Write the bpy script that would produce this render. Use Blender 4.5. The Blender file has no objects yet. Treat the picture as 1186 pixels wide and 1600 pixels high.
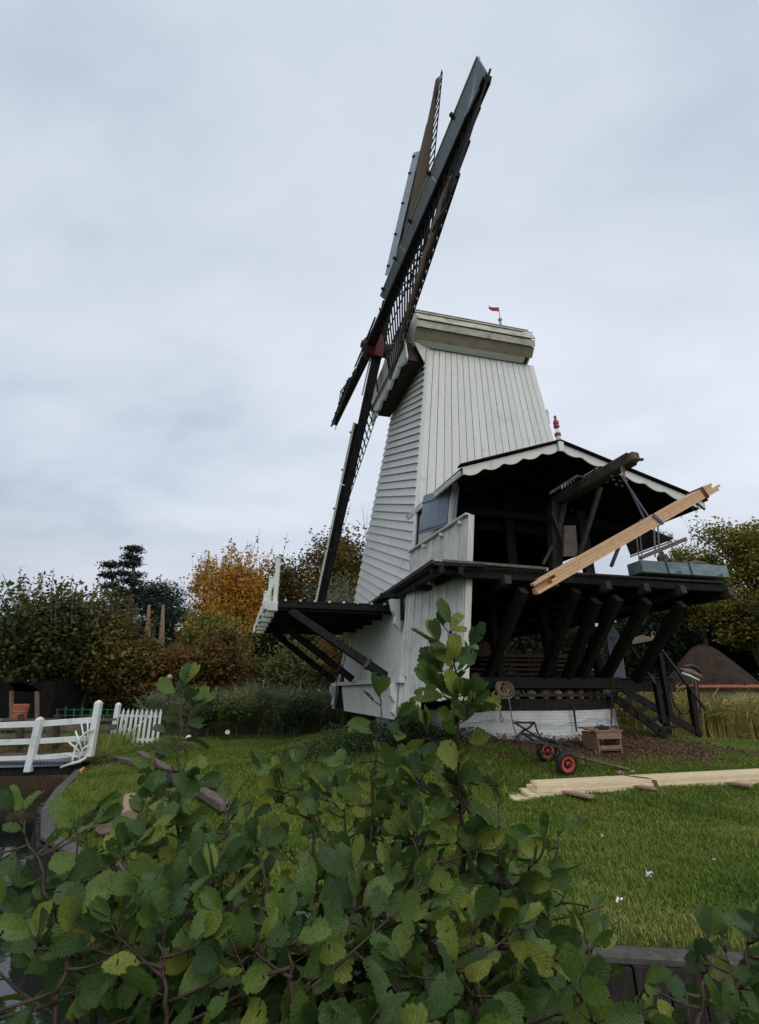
import bpy, math, random
import numpy as np
from mathutils import Vector, Matrix
random.seed(7); rng = np.random.default_rng(7)
S = bpy.context.scene
COL = S.collection
R = math.radians
# ------------------------------------------------------------------ camera
PITCH = 20.7; CAMZ = 1.65; FPX = 739.0
cam = bpy.data.objects.new('camera', bpy.data.cameras.new('camera')); COL.objects.link(cam)
cam.data.sensor_fit = 'VERTICAL'; cam.data.sensor_height = 24.0
cam.data.lens = FPX / 1600 * 24.0
cam.location = (0, 0, CAMZ); cam.rotation_euler = (R(90 + PITCH), 0, 0)
cam.data.clip_start = 0.05; cam.data.clip_end = 2000
S.camera = cam
# ------------------------------------------------------------------ world: overcast
SUN_EL, SUN_AZ = 48, 150       # azimuth of the sun seen from above, clockwise from +Y
wd = bpy.data.worlds.new('World'); S.world = wd; wd.use_nodes = True
nt = wd.node_tree; nt.nodes.clear()
def N(t, typ, **k):
    n = t.nodes.new(typ)
    for a, v in k.items():
        if hasattr(n, a): setattr(n, a, v)
        else: n.inputs[a.replace('_', ' ')].default_value = v
    return n
out = N(nt, 'ShaderNodeOutputWorld')
sky = N(nt, 'ShaderNodeTexSky', sky_type='NISHITA', sun_disc=False)
sky.sun_elevation = R(SUN_EL); sky.sun_rotation = R(SUN_AZ); sky.air_density = 1.0; sky.dust_density = 3.0
bg1 = N(nt, 'ShaderNodeBackground'); bg1.inputs[1].default_value = 0.08
bg2 = N(nt, 'ShaderNodeBackground'); bg2.inputs[1].default_value = 1.0
mx = N(nt, 'ShaderNodeMixShader'); mx.inputs[0].default_value = 0.88
tc = N(nt, 'ShaderNodeTexCoord'); sep = N(nt, 'ShaderNodeSeparateXYZ')
nt.links.new(tc.outputs['Generated'], sep.inputs[0])
zz = N(nt, 'ShaderNodeMath', operation='MAXIMUM'); nt.links.new(sep.outputs[2], zz.inputs[0]); zz.inputs[1].default_value = 0.0
za = N(nt, 'ShaderNodeMath', operation='ADD'); nt.links.new(zz.outputs[0], za.inputs[0]); za.inputs[1].default_value = 0.22
dx = N(nt, 'ShaderNodeMath', operation='DIVIDE'); nt.links.new(sep.outputs[0], dx.inputs[0]); nt.links.new(za.outputs[0], dx.inputs[1])
dy = N(nt, 'ShaderNodeMath', operation='DIVIDE'); nt.links.new(sep.outputs[1], dy.inputs[0]); nt.links.new(za.outputs[0], dy.inputs[1])
cb = N(nt, 'ShaderNodeCombineXYZ'); nt.links.new(dx.outputs[0], cb.inputs[0]); nt.links.new(dy.outputs[0], cb.inputs[1])
def wnoise(scale, detail, off):
    mp = N(nt, 'ShaderNodeMapping'); nt.links.new(cb.outputs[0], mp.inputs[0]); mp.inputs['Location'].default_value = off
    mp.inputs['Scale'].default_value = (0.75, 1.15, 1)
    n = N(nt, 'ShaderNodeTexNoise'); n.inputs['Scale'].default_value = scale; n.inputs['Detail'].default_value = detail
    n.inputs['Roughness'].default_value = 0.56; n.inputs['Distortion'].default_value = 0.25
    nt.links.new(mp.outputs[0], n.inputs['Vector']); return n
n1 = wnoise(0.55, 5, (3.1, 1.7, 0)); n2 = wnoise(1.9, 7, (0.4, 7.3, 0))
ad = N(nt, 'ShaderNodeMath', operation='MULTIPLY_ADD'); nt.links.new(n2.outputs[0], ad.inputs[0]); ad.inputs[1].default_value = 0.30
nt.links.new(n1.outputs[0], ad.inputs[2])
cr = N(nt, 'ShaderNodeValToRGB'); nt.links.new(ad.outputs[0], cr.inputs[0])
cr.color_ramp.elements[0].position = 0.45; cr.color_ramp.elements[0].color = (0.36, 0.41, 0.51, 1)
cr.color_ramp.elements[1].position = 0.80; cr.color_ramp.elements[1].color = (0.74, 0.77, 0.86, 1)
e = cr.color_ramp.elements.new(0.61); e.color = (0.565, 0.63, 0.71, 1)
# horizon band a little darker, the zenith a little brighter (standard overcast)
gr = N(nt, 'ShaderNodeMapRange'); nt.links.new(sep.outputs[2], gr.inputs[0])
gr.inputs[1].default_value = -0.05; gr.inputs[2].default_value = 0.34; gr.inputs[3].default_value = 0.50; gr.inputs[4].default_value = 1.0
vm = N(nt, 'ShaderNodeVectorMath', operation='SCALE'); nt.links.new(cr.outputs[0], vm.inputs[0]); nt.links.new(gr.outputs[0], vm.inputs['Scale'])
nt.links.new(vm.outputs[0], bg2.inputs[0]); nt.links.new(sky.outputs[0], bg1.inputs[0])
nt.links.new(bg1.outputs[0], mx.inputs[1]); nt.links.new(bg2.outputs[0], mx.inputs[2]); nt.links.new(mx.outputs[0], out.inputs[0])
# ------------------------------------------------------------------ sun (behind cloud)
sun = bpy.data.objects.new('sun', bpy.data.lights.new('sun', 'SUN')); COL.objects.link(sun)
sun.data.energy = 0.9; sun.data.angle = R(35); sun.data.color = (1.0, 0.97, 0.92)
sd = Vector((math.sin(R(SUN_AZ)) * math.cos(R(SUN_EL)), math.cos(R(SUN_AZ)) * math.cos(R(SUN_EL)), math.sin(R(SUN_EL))))
sun.rotation_euler = (-sd).to_track_quat('-Z', 'Y').to_euler(); sun.location = sd * 60
vs = S.view_settings; vs.view_transform = 'Standard'; vs.look = 'None'; vs.gamma = 1; vs.use_curve_mapping = False; vs.exposure = 0.30
S.render.engine = 'CYCLES'; S.cycles.max_bounces = 6; S.cycles.diffuse_bounces = 3; S.cycles.transparent_max_bounces = 8

# ------------------------------------------------------------------ frames
pr_ = R(PITCH)
Fv = np.array([0, math.cos(pr_), math.sin(pr_)]); Uv = np.array([0, -math.sin(pr_), math.cos(pr_)])
def ray(x, y): return Fv + (x - 593) / FPX * np.array([1., 0, 0]) + (800 - y) / FPX * Uv
def G(x, y, z=0.0):                     # survey helper: where the sight line meets height z
    r = ray(x, y); t = (z - CAMZ) / r[2]; return Vector((r[0] * t, r[1] * t, z))
def D(x, y, Y):                         # survey helper: the point Y metres ahead
    r = ray(x, y); t = Y / r[1]; return Vector((r[0] * t, Y, CAMZ + r[2] * t))
E1 = np.array([math.cos(R(13.5)), math.sin(R(13.5)), 0]); E2 = np.array([math.sin(R(16.5)), -math.cos(R(16.5)), 0])
OO = np.array([-.25, 14.19, 0.])
MM = np.array([E1, E2, [0, 0, 1.]]).T; MI = np.linalg.inv(MM)
def W(a, b, z): return Vector(OO + a * E1 + b * E2 + np.array([0, 0, z]))
def P(x, y, a=None, b=None, z=None):    # point on one of the mill's planes -> (a, b, z)
    r = MI @ ray(x, y); o = MI @ (np.array([0, 0, CAMZ]) - OO)
    i, v = (0, a) if a is not None else (1, b) if b is not None else (2, z)
    return o + (v - o[i]) / r[i] * r
def PW(x, y, **k): return W(*P(x, y, **k))
e1 = Vector(E1); e2 = Vector(E2); Z = Vector((0, 0, 1))

# ------------------------------------------------------------------ materials
def mat(name): 
    m = bpy.data.materials.new(name); m.use_nodes = True; m.node_tree.nodes.clear(); return m, m.node_tree
def rampnode(t, stops):
    c = N(t, 'ShaderNodeValToRGB'); el = c.color_ramp.elements
    el[0].position, el[0].color = stops[0][0], (*stops[0][1], 1); el[1].position, el[1].color = stops[-1][0], (*stops[-1][1], 1)
    for p, q in stops[1:-1]:
        x = el.new(p); x.color = (*q, 1)
    return c
def surf(name, c1, c2, scale=(3, 3, 3), rough=.7, bump=.3, rnd=.15, dirt=None, dirtscale=2.0, dirtpos=(.5, .75), noise_scale=1.0, spec=.3, bdist=.01, metal=0, detail=6):
    """two-tone stretched noise, per-object value shift, optional shaped dirt, fine bump"""
    m, t = mat(name); o = N(t, 'ShaderNodeOutputMaterial'); b = N(t, 'ShaderNodeBsdfPrincipled')
    b.inputs['Roughness'].default_value = rough; b.inputs['Specular IOR Level'].default_value = spec; b.inputs['Metallic'].default_value = metal
    t.links.new(b.outputs[0], o.inputs[0])
    c = N(t, 'ShaderNodeTexCoord'); mp = N(t, 'ShaderNodeMapping'); mp.inputs['Scale'].default_value = scale
    t.links.new(c.outputs['Object'], mp.inputs[0])
    oi = N(t, 'ShaderNodeObjectInfo')
    n = N(t, 'ShaderNodeTexNoise'); n.inputs['Scale'].default_value = noise_scale; n.inputs['Detail'].default_value = detail; n.inputs['Roughness'].default_value = .62
    n.noise_dimensions = '4D'; 
    w = N(t, 'ShaderNodeMath', operation='MULTIPLY'); t.links.new(oi.outputs['Random'], w.inputs[0]); w.inputs[1].default_value = 37
    t.links.new(w.outputs[0], n.inputs['W']); t.links.new(mp.outputs[0], n.inputs['Vector'])
    r = rampnode(t, [(.32, c1), (.68, c2)]); t.links.new(n.outputs[0], r.inputs[0])
    col = r.outputs[0]
    if dirt:
        n3 = N(t, 'ShaderNodeTexNoise'); n3.inputs['Scale'].default_value = dirtscale; n3.inputs['Detail'].default_value = 8; n3.inputs['Roughness'].default_value = .7
        t.links.new(c.outputs['Object'], n3.inputs['Vector'])
        mr = N(t, 'ShaderNodeMapRange'); mr.inputs[1].default_value = dirtpos[0]; mr.inputs[2].default_value = dirtpos[1]; mr.inputs[4].default_value = .8
        t.links.new(n3.outputs[0], mr.inputs[0])
        mi = N(t, 'ShaderNodeMix', data_type='RGBA'); mi.inputs[7].default_value = (*dirt, 1)
        t.links.new(mr.outputs[0], mi.inputs[0]); t.links.new(col, mi.inputs[6]); col = mi.outputs[2]
    hs = N(t, 'ShaderNodeHueSaturation'); t.links.new(col, hs.inputs['Color'])
    mv = N(t, 'ShaderNodeMapRange'); mv.inputs[3].default_value = 1 - rnd; mv.inputs[4].default_value = 1 + rnd; t.links.new(oi.outputs['Random'], mv.inputs[0])
    t.links.new(mv.outputs[0], hs.inputs['Value']); t.links.new(hs.outputs[0], b.inputs['Base Color'])
    if bump:
        bp = N(t, 'ShaderNodeBump'); bp.inputs['Strength'].default_value = bump; bp.inputs['Distance'].default_value = bdist
        t.links.new(n.outputs[0], bp.inputs['Height']); t.links.new(bp.outputs[0], b.inputs['Normal'])
    return m
M = {}
M['cream'] = surf('cream_paint', (.63, .63, .585), (.715, .715, .675), (6, 6, 1.2), .55, .25, .05, dirt=(.34, .36, .27), dirtscale=2.2, dirtpos=(.56, .82), noise_scale=2, bdist=.004)
M['creamv'] = surf('weathered_cream_paint', (.48, .48, .43), (.66, .66, .61), (9, 9, .7), .6, .35, .07, dirt=(.19, .19, .14), dirtscale=1.7, dirtpos=(.50, .78), noise_scale=2.2, bdist=.004)
M['capw'] = surf('mossy_cap_paint', (.40, .39, .31), (.60, .59, .51), (1.4, 1.4, 5), .65, .4, .09, dirt=(.17, .16, .09), dirtscale=2.6, dirtpos=(.47, .72), noise_scale=2, bdist=.005)
M['capb'] = surf('brown_cap_underboard', (.24, .19, .13), (.36, .31, .24), (1.2, 1.2, 5), .7, .4, .05, noise_scale=2)
M['white'] = surf('white_paint', (.66, .69, .65), (.77, .79, .76), (5, 5, 2), .45, .2, .04, dirt=(.26, .32, .22), dirtscale=4, dirtpos=(.52, .78), noise_scale=2, bdist=.003)
M['tar'] = surf('black_tarred_wood', (.010, .010, .010), (.026, .025, .024), (6, 6, 2), .75, .5, .25, noise_scale=3, spec=.12)
M['tarw'] = surf('worn_tarred_wood', (.018, .016, .015), (.085, .072, .062), (8, 8, 2), .75, .6, .25, noise_scale=3, spec=.2)
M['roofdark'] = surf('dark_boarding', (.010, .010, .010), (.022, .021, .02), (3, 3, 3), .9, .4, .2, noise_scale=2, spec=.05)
M['bluegrey'] = surf('blue_grey_paint', (.155, .19, .255), (.21, .245, .315), (3, 3, 3), .5, .2, .08, noise_scale=3, bdist=.003)
M['sailblue'] = surf('pale_blue_board_paint', (.38, .42, .53), (.47, .51, .62), (3, 3, 3), .55, .2, .08, dirt=(.32, .35, .36), dirtscale=3, noise_scale=2)
M['cyan'] = surf('weathered_blue_beam_paint', (.15, .21, .24), (.25, .33, .36), (1.5, 6, 6), .7, .5, .05, dirt=(.10, .11, .11), dirtscale=5, noise_scale=2)
M['pine'] = surf('fresh_pine', (.60, .35, .18), (.76, .50, .30), (2, 9, 9), .6, .3, .09, dirt=(.36, .17, .07), dirtscale=6, dirtpos=(.60, .70), noise_scale=3, bdist=.003)
M['pinepale'] = surf('pale_fresh_pine', (.68, .52, .30), (.84, .70, .47), (1.5, 12, 12), .6, .3, .07, dirt=(.48, .30, .15), dirtscale=5, dirtpos=(.60, .72), noise_scale=3, bdist=.003)
M['pinered'] = surf('stored_red_brown_board', (.17, .085, .05), (.30, .17, .105), (2, 9, 9), .7, .3, .25, noise_scale=3)
M['oldwood'] = surf('old_brown_wood', (.10, .065, .045), (.22, .15, .11), (3, 3, 3), .8, .6, .18, noise_scale=5)
M['greywood'] = surf('grey_brown_timber', (.075, .058, .052), (.19, .145, .125), (5, 5, 5), .8, .8, .15, dirt=(.05, .055, .03), dirtscale=5, noise_scale=4)
M['cutwood'] = surf('pale_cut_log', (.26, .17, .12), (.42, .30, .22), (6, 6, 6), .75, .4, .08, noise_scale=5)
M['boxwood'] = surf('box_wood', (.17, .10, .062), (.32, .21, .14), (3, 3, 9), .75, .4, .12, noise_scale=4)
M['red'] = surf('dark_red_paint', (.075, .014, .012), (.15, .026, .020), (3, 3, 3), .5, .2, .1)
M['redb'] = surf('bright_red_paint', (.26, .010, .022), (.33, .018, .032), (3, 3, 3), .35, .1, .05, spec=.5)
M['wheelred'] = surf('orange_red_rim_paint', (.50, .075, .035), (.62, .12, .06), (9, 9, 9), .45, .2, .05, dirt=(.15, .06, .04), dirtscale=14)
M['rubber'] = surf('black_rubber', (.012, .012, .014), (.028, .028, .03), (9, 9, 9), .7, .4, .1)
M['iron'] = surf('dark_iron', (.014, .014, .016), (.045, .04, .038), (9, 9, 9), .55, .4, .2, spec=.4)
M['rust'] = surf('rusty_iron', (.03, .02, .015), (.10, .055, .03), (12, 12, 12), .8, .5, .2)
M['rope'] = surf('hemp_rope', (.17, .12, .085), (.33, .25, .18), (40, 40, 40), .9, .6, .12, bdist=.004)
M['chainw'] = surf('grey_steel', (.18, .17, .15), (.34, .32, .28), (20, 20, 20), .5, .3, .2)
M['strap'] = surf('violet_lifting_sling', (.085, .065, .13), (.15, .12, .21), (14, 14, 14), .85, .3, .05)
M['cloth'] = surf('brown_sail_canvas', (.085, .055, .035), (.155, .105, .07), (3, 3, 3), .9, .4, .08, noise_scale=2)
M['thatch'] = surf('brown_thatch', (.03, .019, .013), (.095, .058, .038), (5, 5, 5), .95, 1.0, .05, dirt=(.022, .02, .012), dirtscale=2.2, dirtpos=(.48, .6), noise_scale=6, bdist=.12)
M['tile'] = surf('orange_roof_tile', (.24, .075, .035), (.36, .13, .065), (6, 6, 6), .75, .4, .1)
M['plaster'] = surf('beige_wall_plaster', (.30, .27, .2), (.40, .36, .28), (3, 3, 3), .85, .3, .05)
M['greenp'] = surf('green_paint', (.01, .10, .045), (.02, .16, .075), (5, 5, 5), .5, .1, .1)
M['bark'] = surf('tree_bark', (.055, .045, .032), (.15, .125, .095), (7, 7, 2), .9, 1.0, .15, dirt=(.06, .075, .03), dirtscale=3, noise_scale=3, bdist=.03)
M['wet'] = surf('wet_dark_bank_wood', (.010, .008, .007), (.040, .030, .025), (7, 7, 2), .7, .8, .25, dirt=(.02, .03, .012), dirtscale=4, noise_scale=4)
M['stone'] = surf('grey_kerb_stone', (.05, .048, .042), (.12, .112, .10), (4, 4, 4), .85, .6, .1, dirt=(.05, .06, .03), dirtscale=3, noise_scale=4)
M['pinebark'] = surf('pine_bark', (.13, .07, .045), (.27, .17, .12), (4, 4, 2), .9, .8, .15, noise_scale=3, bdist=.03)
M['twig'] = surf('red_brown_alder_bark', (.030, .018, .013), (.075, .045, .030), (30, 30, 9), .55, .3, .15, bdist=.002)
M['petiole'] = surf('petiole', (.10, .07, .025), (.16, .10, .035), (30, 30, 30), .5, .1, .2)
M['yellowflame'] = surf('yellow_straw', (.55, .33, .04), (.75, .52, .08), (20, 20, 20), .7, .3, .1)
M['whitefluff'] = surf('white_feather', (.65, .65, .62), (.8, .8, .78), (30, 30, 30), .8, .2, .1)
M['flag'] = surf('red_flag_cloth', (.32, .04, .04), (.42, .07, .05), (6, 6, 6), .8, .1, .1)
def brickmat():
    m, t = mat('whitewashed_brick'); o = N(t, 'ShaderNodeOutputMaterial'); b = N(t, 'ShaderNodeBsdfPrincipled')
    b.inputs['Roughness'].default_value = .8; t.links.new(b.outputs[0], o.inputs[0])
    uv = N(t, 'ShaderNodeUVMap'); br = N(t, 'ShaderNodeTexBrick')
    br.inputs['Scale'].default_value = 1; br.inputs['Brick Width'].default_value = .22; br.inputs['Row Height'].default_value = .068
    br.inputs['Mortar Size'].default_value = .007; br.inputs['Mortar Smooth'].default_value = .6
    br.inputs['Color1'].default_value = (.66, .67, .66, 1); br.inputs['Color2'].default_value = (.73, .74, .74, 1); br.inputs['Mortar'].default_value = (.55, .55, .54, 1)
    t.links.new(uv.outputs[0], br.inputs[0])
    c = N(t, 'ShaderNodeTexCoord'); n = N(t, 'ShaderNodeTexNoise'); n.inputs['Scale'].default_value = 3; n.inputs['Detail'].default_value = 8
    t.links.new(c.outputs['Object'], n.inputs['Vector'])
    mr = N(t, 'ShaderNodeMapRange'); mr.inputs[1].default_value = .52; mr.inputs[2].default_value = .8; mr.inputs[4].default_value = .7; t.links.new(n.outputs[0], mr.inputs[0])
    mi = N(t, 'ShaderNodeMix', data_type='RGBA'); mi.inputs[7].default_value = (.36, .35, .28, 1)
    t.links.new(mr.outputs[0], mi.inputs[0]); t.links.new(br.outputs[0], mi.inputs[6])
    # splash dirt and algae at the foot of the wall
    sp = N(t, 'ShaderNodeSeparateXYZ'); t.links.new(uv.outputs[0], sp.inputs[0])
    n2 = N(t, 'ShaderNodeTexNoise'); n2.inputs['Scale'].default_value = 9; n2.inputs['Detail'].default_value = 6; t.links.new(c.outputs['Object'], n2.inputs['Vector'])
    a = N(t, 'ShaderNodeMath', operation='MULTIPLY_ADD'); t.links.new(n2.outputs[0], a.inputs[0]); a.inputs[1].default_value = -.5; t.links.new(sp.outputs[1], a.inputs[2])
    m2 = N(t, 'ShaderNodeMapRange'); m2.inputs[1].default_value = -.22; m2.inputs[2].default_value = -.02; m2.inputs[3].default_value = .75; m2.inputs[4].default_value = 0; t.links.new(a.outputs[0], m2.inputs[0])
    mj = N(t, 'ShaderNodeMix', data_type='RGBA'); mj.inputs[7].default_value = (.16, .13, .08, 1)
    t.links.new(m2.outputs[0], mj.inputs[0]); t.links.new(mi.outputs[2], mj.inputs[6]); t.links.new(mj.outputs[2], b.inputs['Base Color'])
    bp = N(t, 'ShaderNodeBump'); bp.inputs['Strength'].default_value = .5; bp.inputs['Distance'].default_value = .012; t.links.new(br.outputs['Fac'], bp.inputs['Height']); bp.invert = True
    t.links.new(bp.outputs[0], b.inputs['Normal']); return m
M['brick'] = brickmat()
def leafmat(name, stops, trans=.3, rough=.6, hue=.0, patch=0.8, island=True, spec=.25):
    m, t = mat(name); o = N(t, 'ShaderNodeOutputMaterial'); b = N(t, 'ShaderNodeBsdfPrincipled'); tr = N(t, 'ShaderNodeBsdfTranslucent')
    b.inputs['Roughness'].default_value = rough; b.inputs['Specular IOR Level'].default_value = spec
    g = N(t, 'ShaderNodeNewGeometry'); c = N(t, 'ShaderNodeTexCoord'); n = N(t, 'ShaderNodeTexNoise')
    n.inputs['Scale'].default_value = patch; n.inputs['Detail'].default_value = 3; t.links.new(c.outputs['Object'], n.inputs['Vector'])
    a = N(t, 'ShaderNodeMath', operation='MULTIPLY_ADD'); t.links.new(g.outputs['Random Per Island'], a.inputs[0]); a.inputs[1].default_value = .5
    s = N(t, 'ShaderNodeMath', operation='MULTIPLY_ADD'); t.links.new(n.outputs[0], s.inputs[0]); s.inputs[1].default_value = 1.5; s.inputs[2].default_value = -.5
    t.links.new(s.outputs[0], a.inputs[2])
    r = rampnode(t, stops); t.links.new(a.outputs[0], r.inputs[0]); t.links.new(r.outputs[0], b.inputs['Base Color']); t.links.new(r.outputs[0], tr.inputs[0])
    ms = N(t, 'ShaderNodeMixShader'); ms.inputs[0].default_value = trans
    t.links.new(b.outputs[0], ms.inputs[1]); t.links.new(tr.outputs[0], ms.inputs[2]); t.links.new(ms.outputs[0], o.inputs[0]); return m
M['lime'] = leafmat('lime_leaves', [(.0, (0.030, 0.043, 0.016)), (.5, (0.061, 0.078, 0.024)), (.8, (0.135, 0.128, 0.034)), (1, (0.257, 0.149, 0.047))])
M['limeyel'] = leafmat('yellowing_lime_leaves', [(.0, (0.043, 0.051, 0.017)), (.45, (0.123, 0.116, 0.029)), (.8, (0.261, 0.189, 0.043)), (1, (0.348, 0.174, 0.051))])
M['hedge'] = leafmat('autumn_hedge_leaves', [(.0, (0.050, 0.044, 0.018)), (.4, (0.125, 0.094, 0.025)), (.75, (0.225, 0.106, 0.035)), (1, (0.312, 0.150, 0.044))])
M['orange'] = leafmat('orange_leaves', [(.0, (.16, .12, .02)), (.35, (.42, .24, .03)), (.7, (.60, .28, .04)), (1, (.72, .36, .07))])
M['oak'] = leafmat('olive_oak_leaves', [(.0, (0.028, 0.039, 0.014)), (.5, (0.084, 0.084, 0.022)), (.8, (0.224, 0.140, 0.031)), (1, (0.336, 0.196, 0.042))])
M['oakb'] = leafmat('brown_olive_oak_leaves', [(.0, (.045, .042, .012)), (.45, (.11, .085, .022)), (.75, (.20, .125, .03)), (1, (.30, .17, .04))])
M['oakr'] = leafmat('turning_oak_leaves', [(.0, (0.054, 0.071, 0.017)), (.4, (0.153, 0.170, 0.034)), (.75, (0.323, 0.238, 0.043)), (1, (0.442, 0.204, 0.051))])
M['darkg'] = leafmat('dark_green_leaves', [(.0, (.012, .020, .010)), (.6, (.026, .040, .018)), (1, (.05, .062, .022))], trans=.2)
M['pineg'] = leafmat('pine_needles', [(.0, (.012, .026, .018)), (.6, (.024, .046, .030)), (1, (.045, .07, .04))], trans=.1)
M['bush'] = leafmat('green_bush_leaves', [(.0, (0.056, 0.084, 0.028)), (.5, (0.140, 0.175, 0.049)), (1, (0.266, 0.252, 0.070))])
M['silver'] = leafmat('silvery_willow_leaves', [(.0, (0.096, 0.120, 0.072)), (.5, (0.204, 0.228, 0.144)), (1, (0.324, 0.336, 0.228))])
M['reed'] = leafmat('reed_blades', [(.0, (.06, .08, .035)), (.4, (.125, .145, .07)), (.8, (.21, .22, .12)), (1, (.32, .29, .18))], trans=.25)
M['reedy'] = leafmat('yellow_reed_blades', [(.0, (0.108, 0.115, 0.027)), (.4, (0.257, 0.230, 0.061)), (.8, (0.432, 0.338, 0.121)), (1, (0.513, 0.405, 0.176))], trans=.25)
M['grass'] = leafmat('grass_blades', [(.0, (.065, .115, .015)), (.3, (.12, .195, .022)), (.6, (.185, .255, .036)), (.82, (.29, .30, .075)), (1, (.40, .33, .14))], trans=.38, rough=.5, patch=.7)
M['litter'] = leafmat('leaf_litter', [(.0, (0.065, 0.039, 0.023)), (.5, (0.156, 0.091, 0.046)), (1, (0.286, 0.169, 0.078))], trans=.05, patch=2)
M['nettle'] = leafmat('dark_weed_leaves', [(.0, (0.021, 0.039, 0.016)), (.6, (0.052, 0.091, 0.029)), (1, (0.117, 0.156, 0.039))], trans=.2)
M['stems'] = surf('bare_brown_stems', (.08, .04, .025), (.17, .09, .055), (9, 9, 9), .8, .2, .2)
def alder():
    m, t = mat('alder_leaf'); o = N(t, 'ShaderNodeOutputMaterial'); b = N(t, 'ShaderNodeBsdfPrincipled'); tr = N(t, 'ShaderNodeBsdfTranslucent')
    b.inputs['Roughness'].default_value = .5; b.inputs['Specular IOR Level'].default_value = .24
    oi = N(t, 'ShaderNodeObjectInfo'); uv = N(t, 'ShaderNodeUVMap'); c = N(t, 'ShaderNodeTexCoord')
    r = rampnode(t, [(0, (.030, .062, .018)), (.45, (.058, .108, .024)), (.80, (.105, .160, .030)), (1, (.20, .22, .035))])
    t.links.new(oi.outputs['Random'], r.inputs[0])
    # veins: midrib and 8 pairs of side veins, from the leaf's own coordinates (u across -1..1, v along 0..1)
    sp = N(t, 'ShaderNodeSeparateXYZ'); t.links.new(uv.outputs[0], sp.inputs[0])
    au = N(t, 'ShaderNodeMath', operation='ABSOLUTE'); t.links.new(sp.outputs[0], au.inputs[0])
    k = N(t, 'ShaderNodeMath', operation='MULTIPLY_ADD'); t.links.new(au.outputs[0], k.inputs[0]); k.inputs[1].default_value = -.32; t.links.new(sp.outputs[1], k.inputs[2])
    k2 = N(t, 'ShaderNodeMath', operation='MULTIPLY'); t.links.new(k.outputs[0], k2.inputs[0]); k2.inputs[1].default_value = 9
    fr = N(t, 'ShaderNodeMath', operation='FRACT'); t.links.new(k2.outputs[0], fr.inputs[0])
    pg = N(t, 'ShaderNodeMath', operation='PINGPONG'); t.links.new(k2.outputs[0], pg.inputs[0]); pg.inputs[1].default_value = .5
    v1 = N(t, 'ShaderNodeMapRange'); v1.inputs[1].default_value = .0; v1.inputs[2].default_value = .10; v1.inputs[3].default_value = 1; v1.inputs[4].default_value = 0; t.links.new(pg.outputs[0], v1.inputs[0])
    v2 = N(t, 'ShaderNodeMapRange'); v2.inputs[1].default_value = .0; v2.inputs[2].default_value = .05; v2.inputs[3].default_value = 1; v2.inputs[4].default_value = 0; t.links.new(au.outputs[0], v2.inputs[0])
    vm_ = N(t, 'ShaderNodeMath', operation='MAXIMUM'); t.links.new(v1.outputs[0], vm_.inputs[0]); t.links.new(v2.outputs[0], vm_.inputs[1])
    vs_ = N(t, 'ShaderNodeMath', operation='MULTIPLY'); t.links.new(vm_.outputs[0], vs_.inputs[0]); vs_.inputs[1].default_value = .25
    mi = N(t, 'ShaderNodeMix', data_type='RGBA'); t.links.new(vs_.outputs[0], mi.inputs[0]); t.links.new(r.outputs[0], mi.inputs[6]); mi.inputs[7].default_value = (.13, .19, .07, 1)
    # blotches, rust spots and brown rims on some of the leaves
    n = N(t, 'ShaderNodeTexNoise'); n.noise_dimensions = '4D'; n.inputs['Scale'].default_value = 34; n.inputs['Detail'].default_value = 4; t.links.new(c.outputs['Object'], n.inputs['Vector'])
    w = N(t, 'ShaderNodeMath', operation='MULTIPLY'); t.links.new(oi.outputs['Random'], w.inputs[0]); w.inputs[1].default_value = 91; t.links.new(w.outputs[0], n.inputs['W'])
    m1 = N(t, 'ShaderNodeMapRange'); m1.inputs[1].default_value = .66; m1.inputs[2].default_value = .72; m1.inputs[4].default_value = .85; t.links.new(n.outputs[0], m1.inputs[0])
    m2 = N(t, 'ShaderNodeMix', data_type='RGBA'); t.links.new(m1.outputs[0], m2.inputs[0]); t.links.new(mi.outputs[2], m2.inputs[6]); m2.inputs[7].default_value = (.075, .045, .02, 1)
    n5 = N(t, 'ShaderNodeTexNoise'); n5.inputs['Scale'].default_value = 11; t.links.new(c.outputs['Object'], n5.inputs['Vector'])
    m3 = N(t, 'ShaderNodeMapRange'); m3.inputs[1].default_value = .3; m3.inputs[2].default_value = .7; m3.inputs[3].default_value = .75; m3.inputs[4].default_value = 1.25; t.links.new(n5.outputs[0], m3.inputs[0])
    hs = N(t, 'ShaderNodeHueSaturation'); t.links.new(m2.outputs[2], hs.inputs['Color']); t.links.new(m3.outputs[0], hs.inputs['Value'])
    t.links.new(hs.outputs[0], b.inputs['Base Color'])
    t2 = N(t, 'ShaderNodeHueSaturation'); t2.inputs['Value'].default_value = 1.5; t2.inputs['Hue'].default_value = .485; t.links.new(hs.outputs[0], t2.inputs['Color']); t.links.new(t2.outputs[0], tr.inputs[0])
    bp = N(t, 'ShaderNodeBump'); bp.inputs['Strength'].default_value = .5; bp.inputs['Distance'].default_value = .0012; t.links.new(pg.outputs[0], bp.inputs['Height']); t.links.new(bp.outputs[0], b.inputs['Normal'])
    ms = N(t, 'ShaderNodeMixShader'); ms.inputs[0].default_value = .3
    t.links.new(b.outputs[0], ms.inputs[1]); t.links.new(tr.outputs[0], ms.inputs[2]); t.links.new(ms.outputs[0], o.inputs[0]); return m
M['alder'] = alder()

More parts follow.
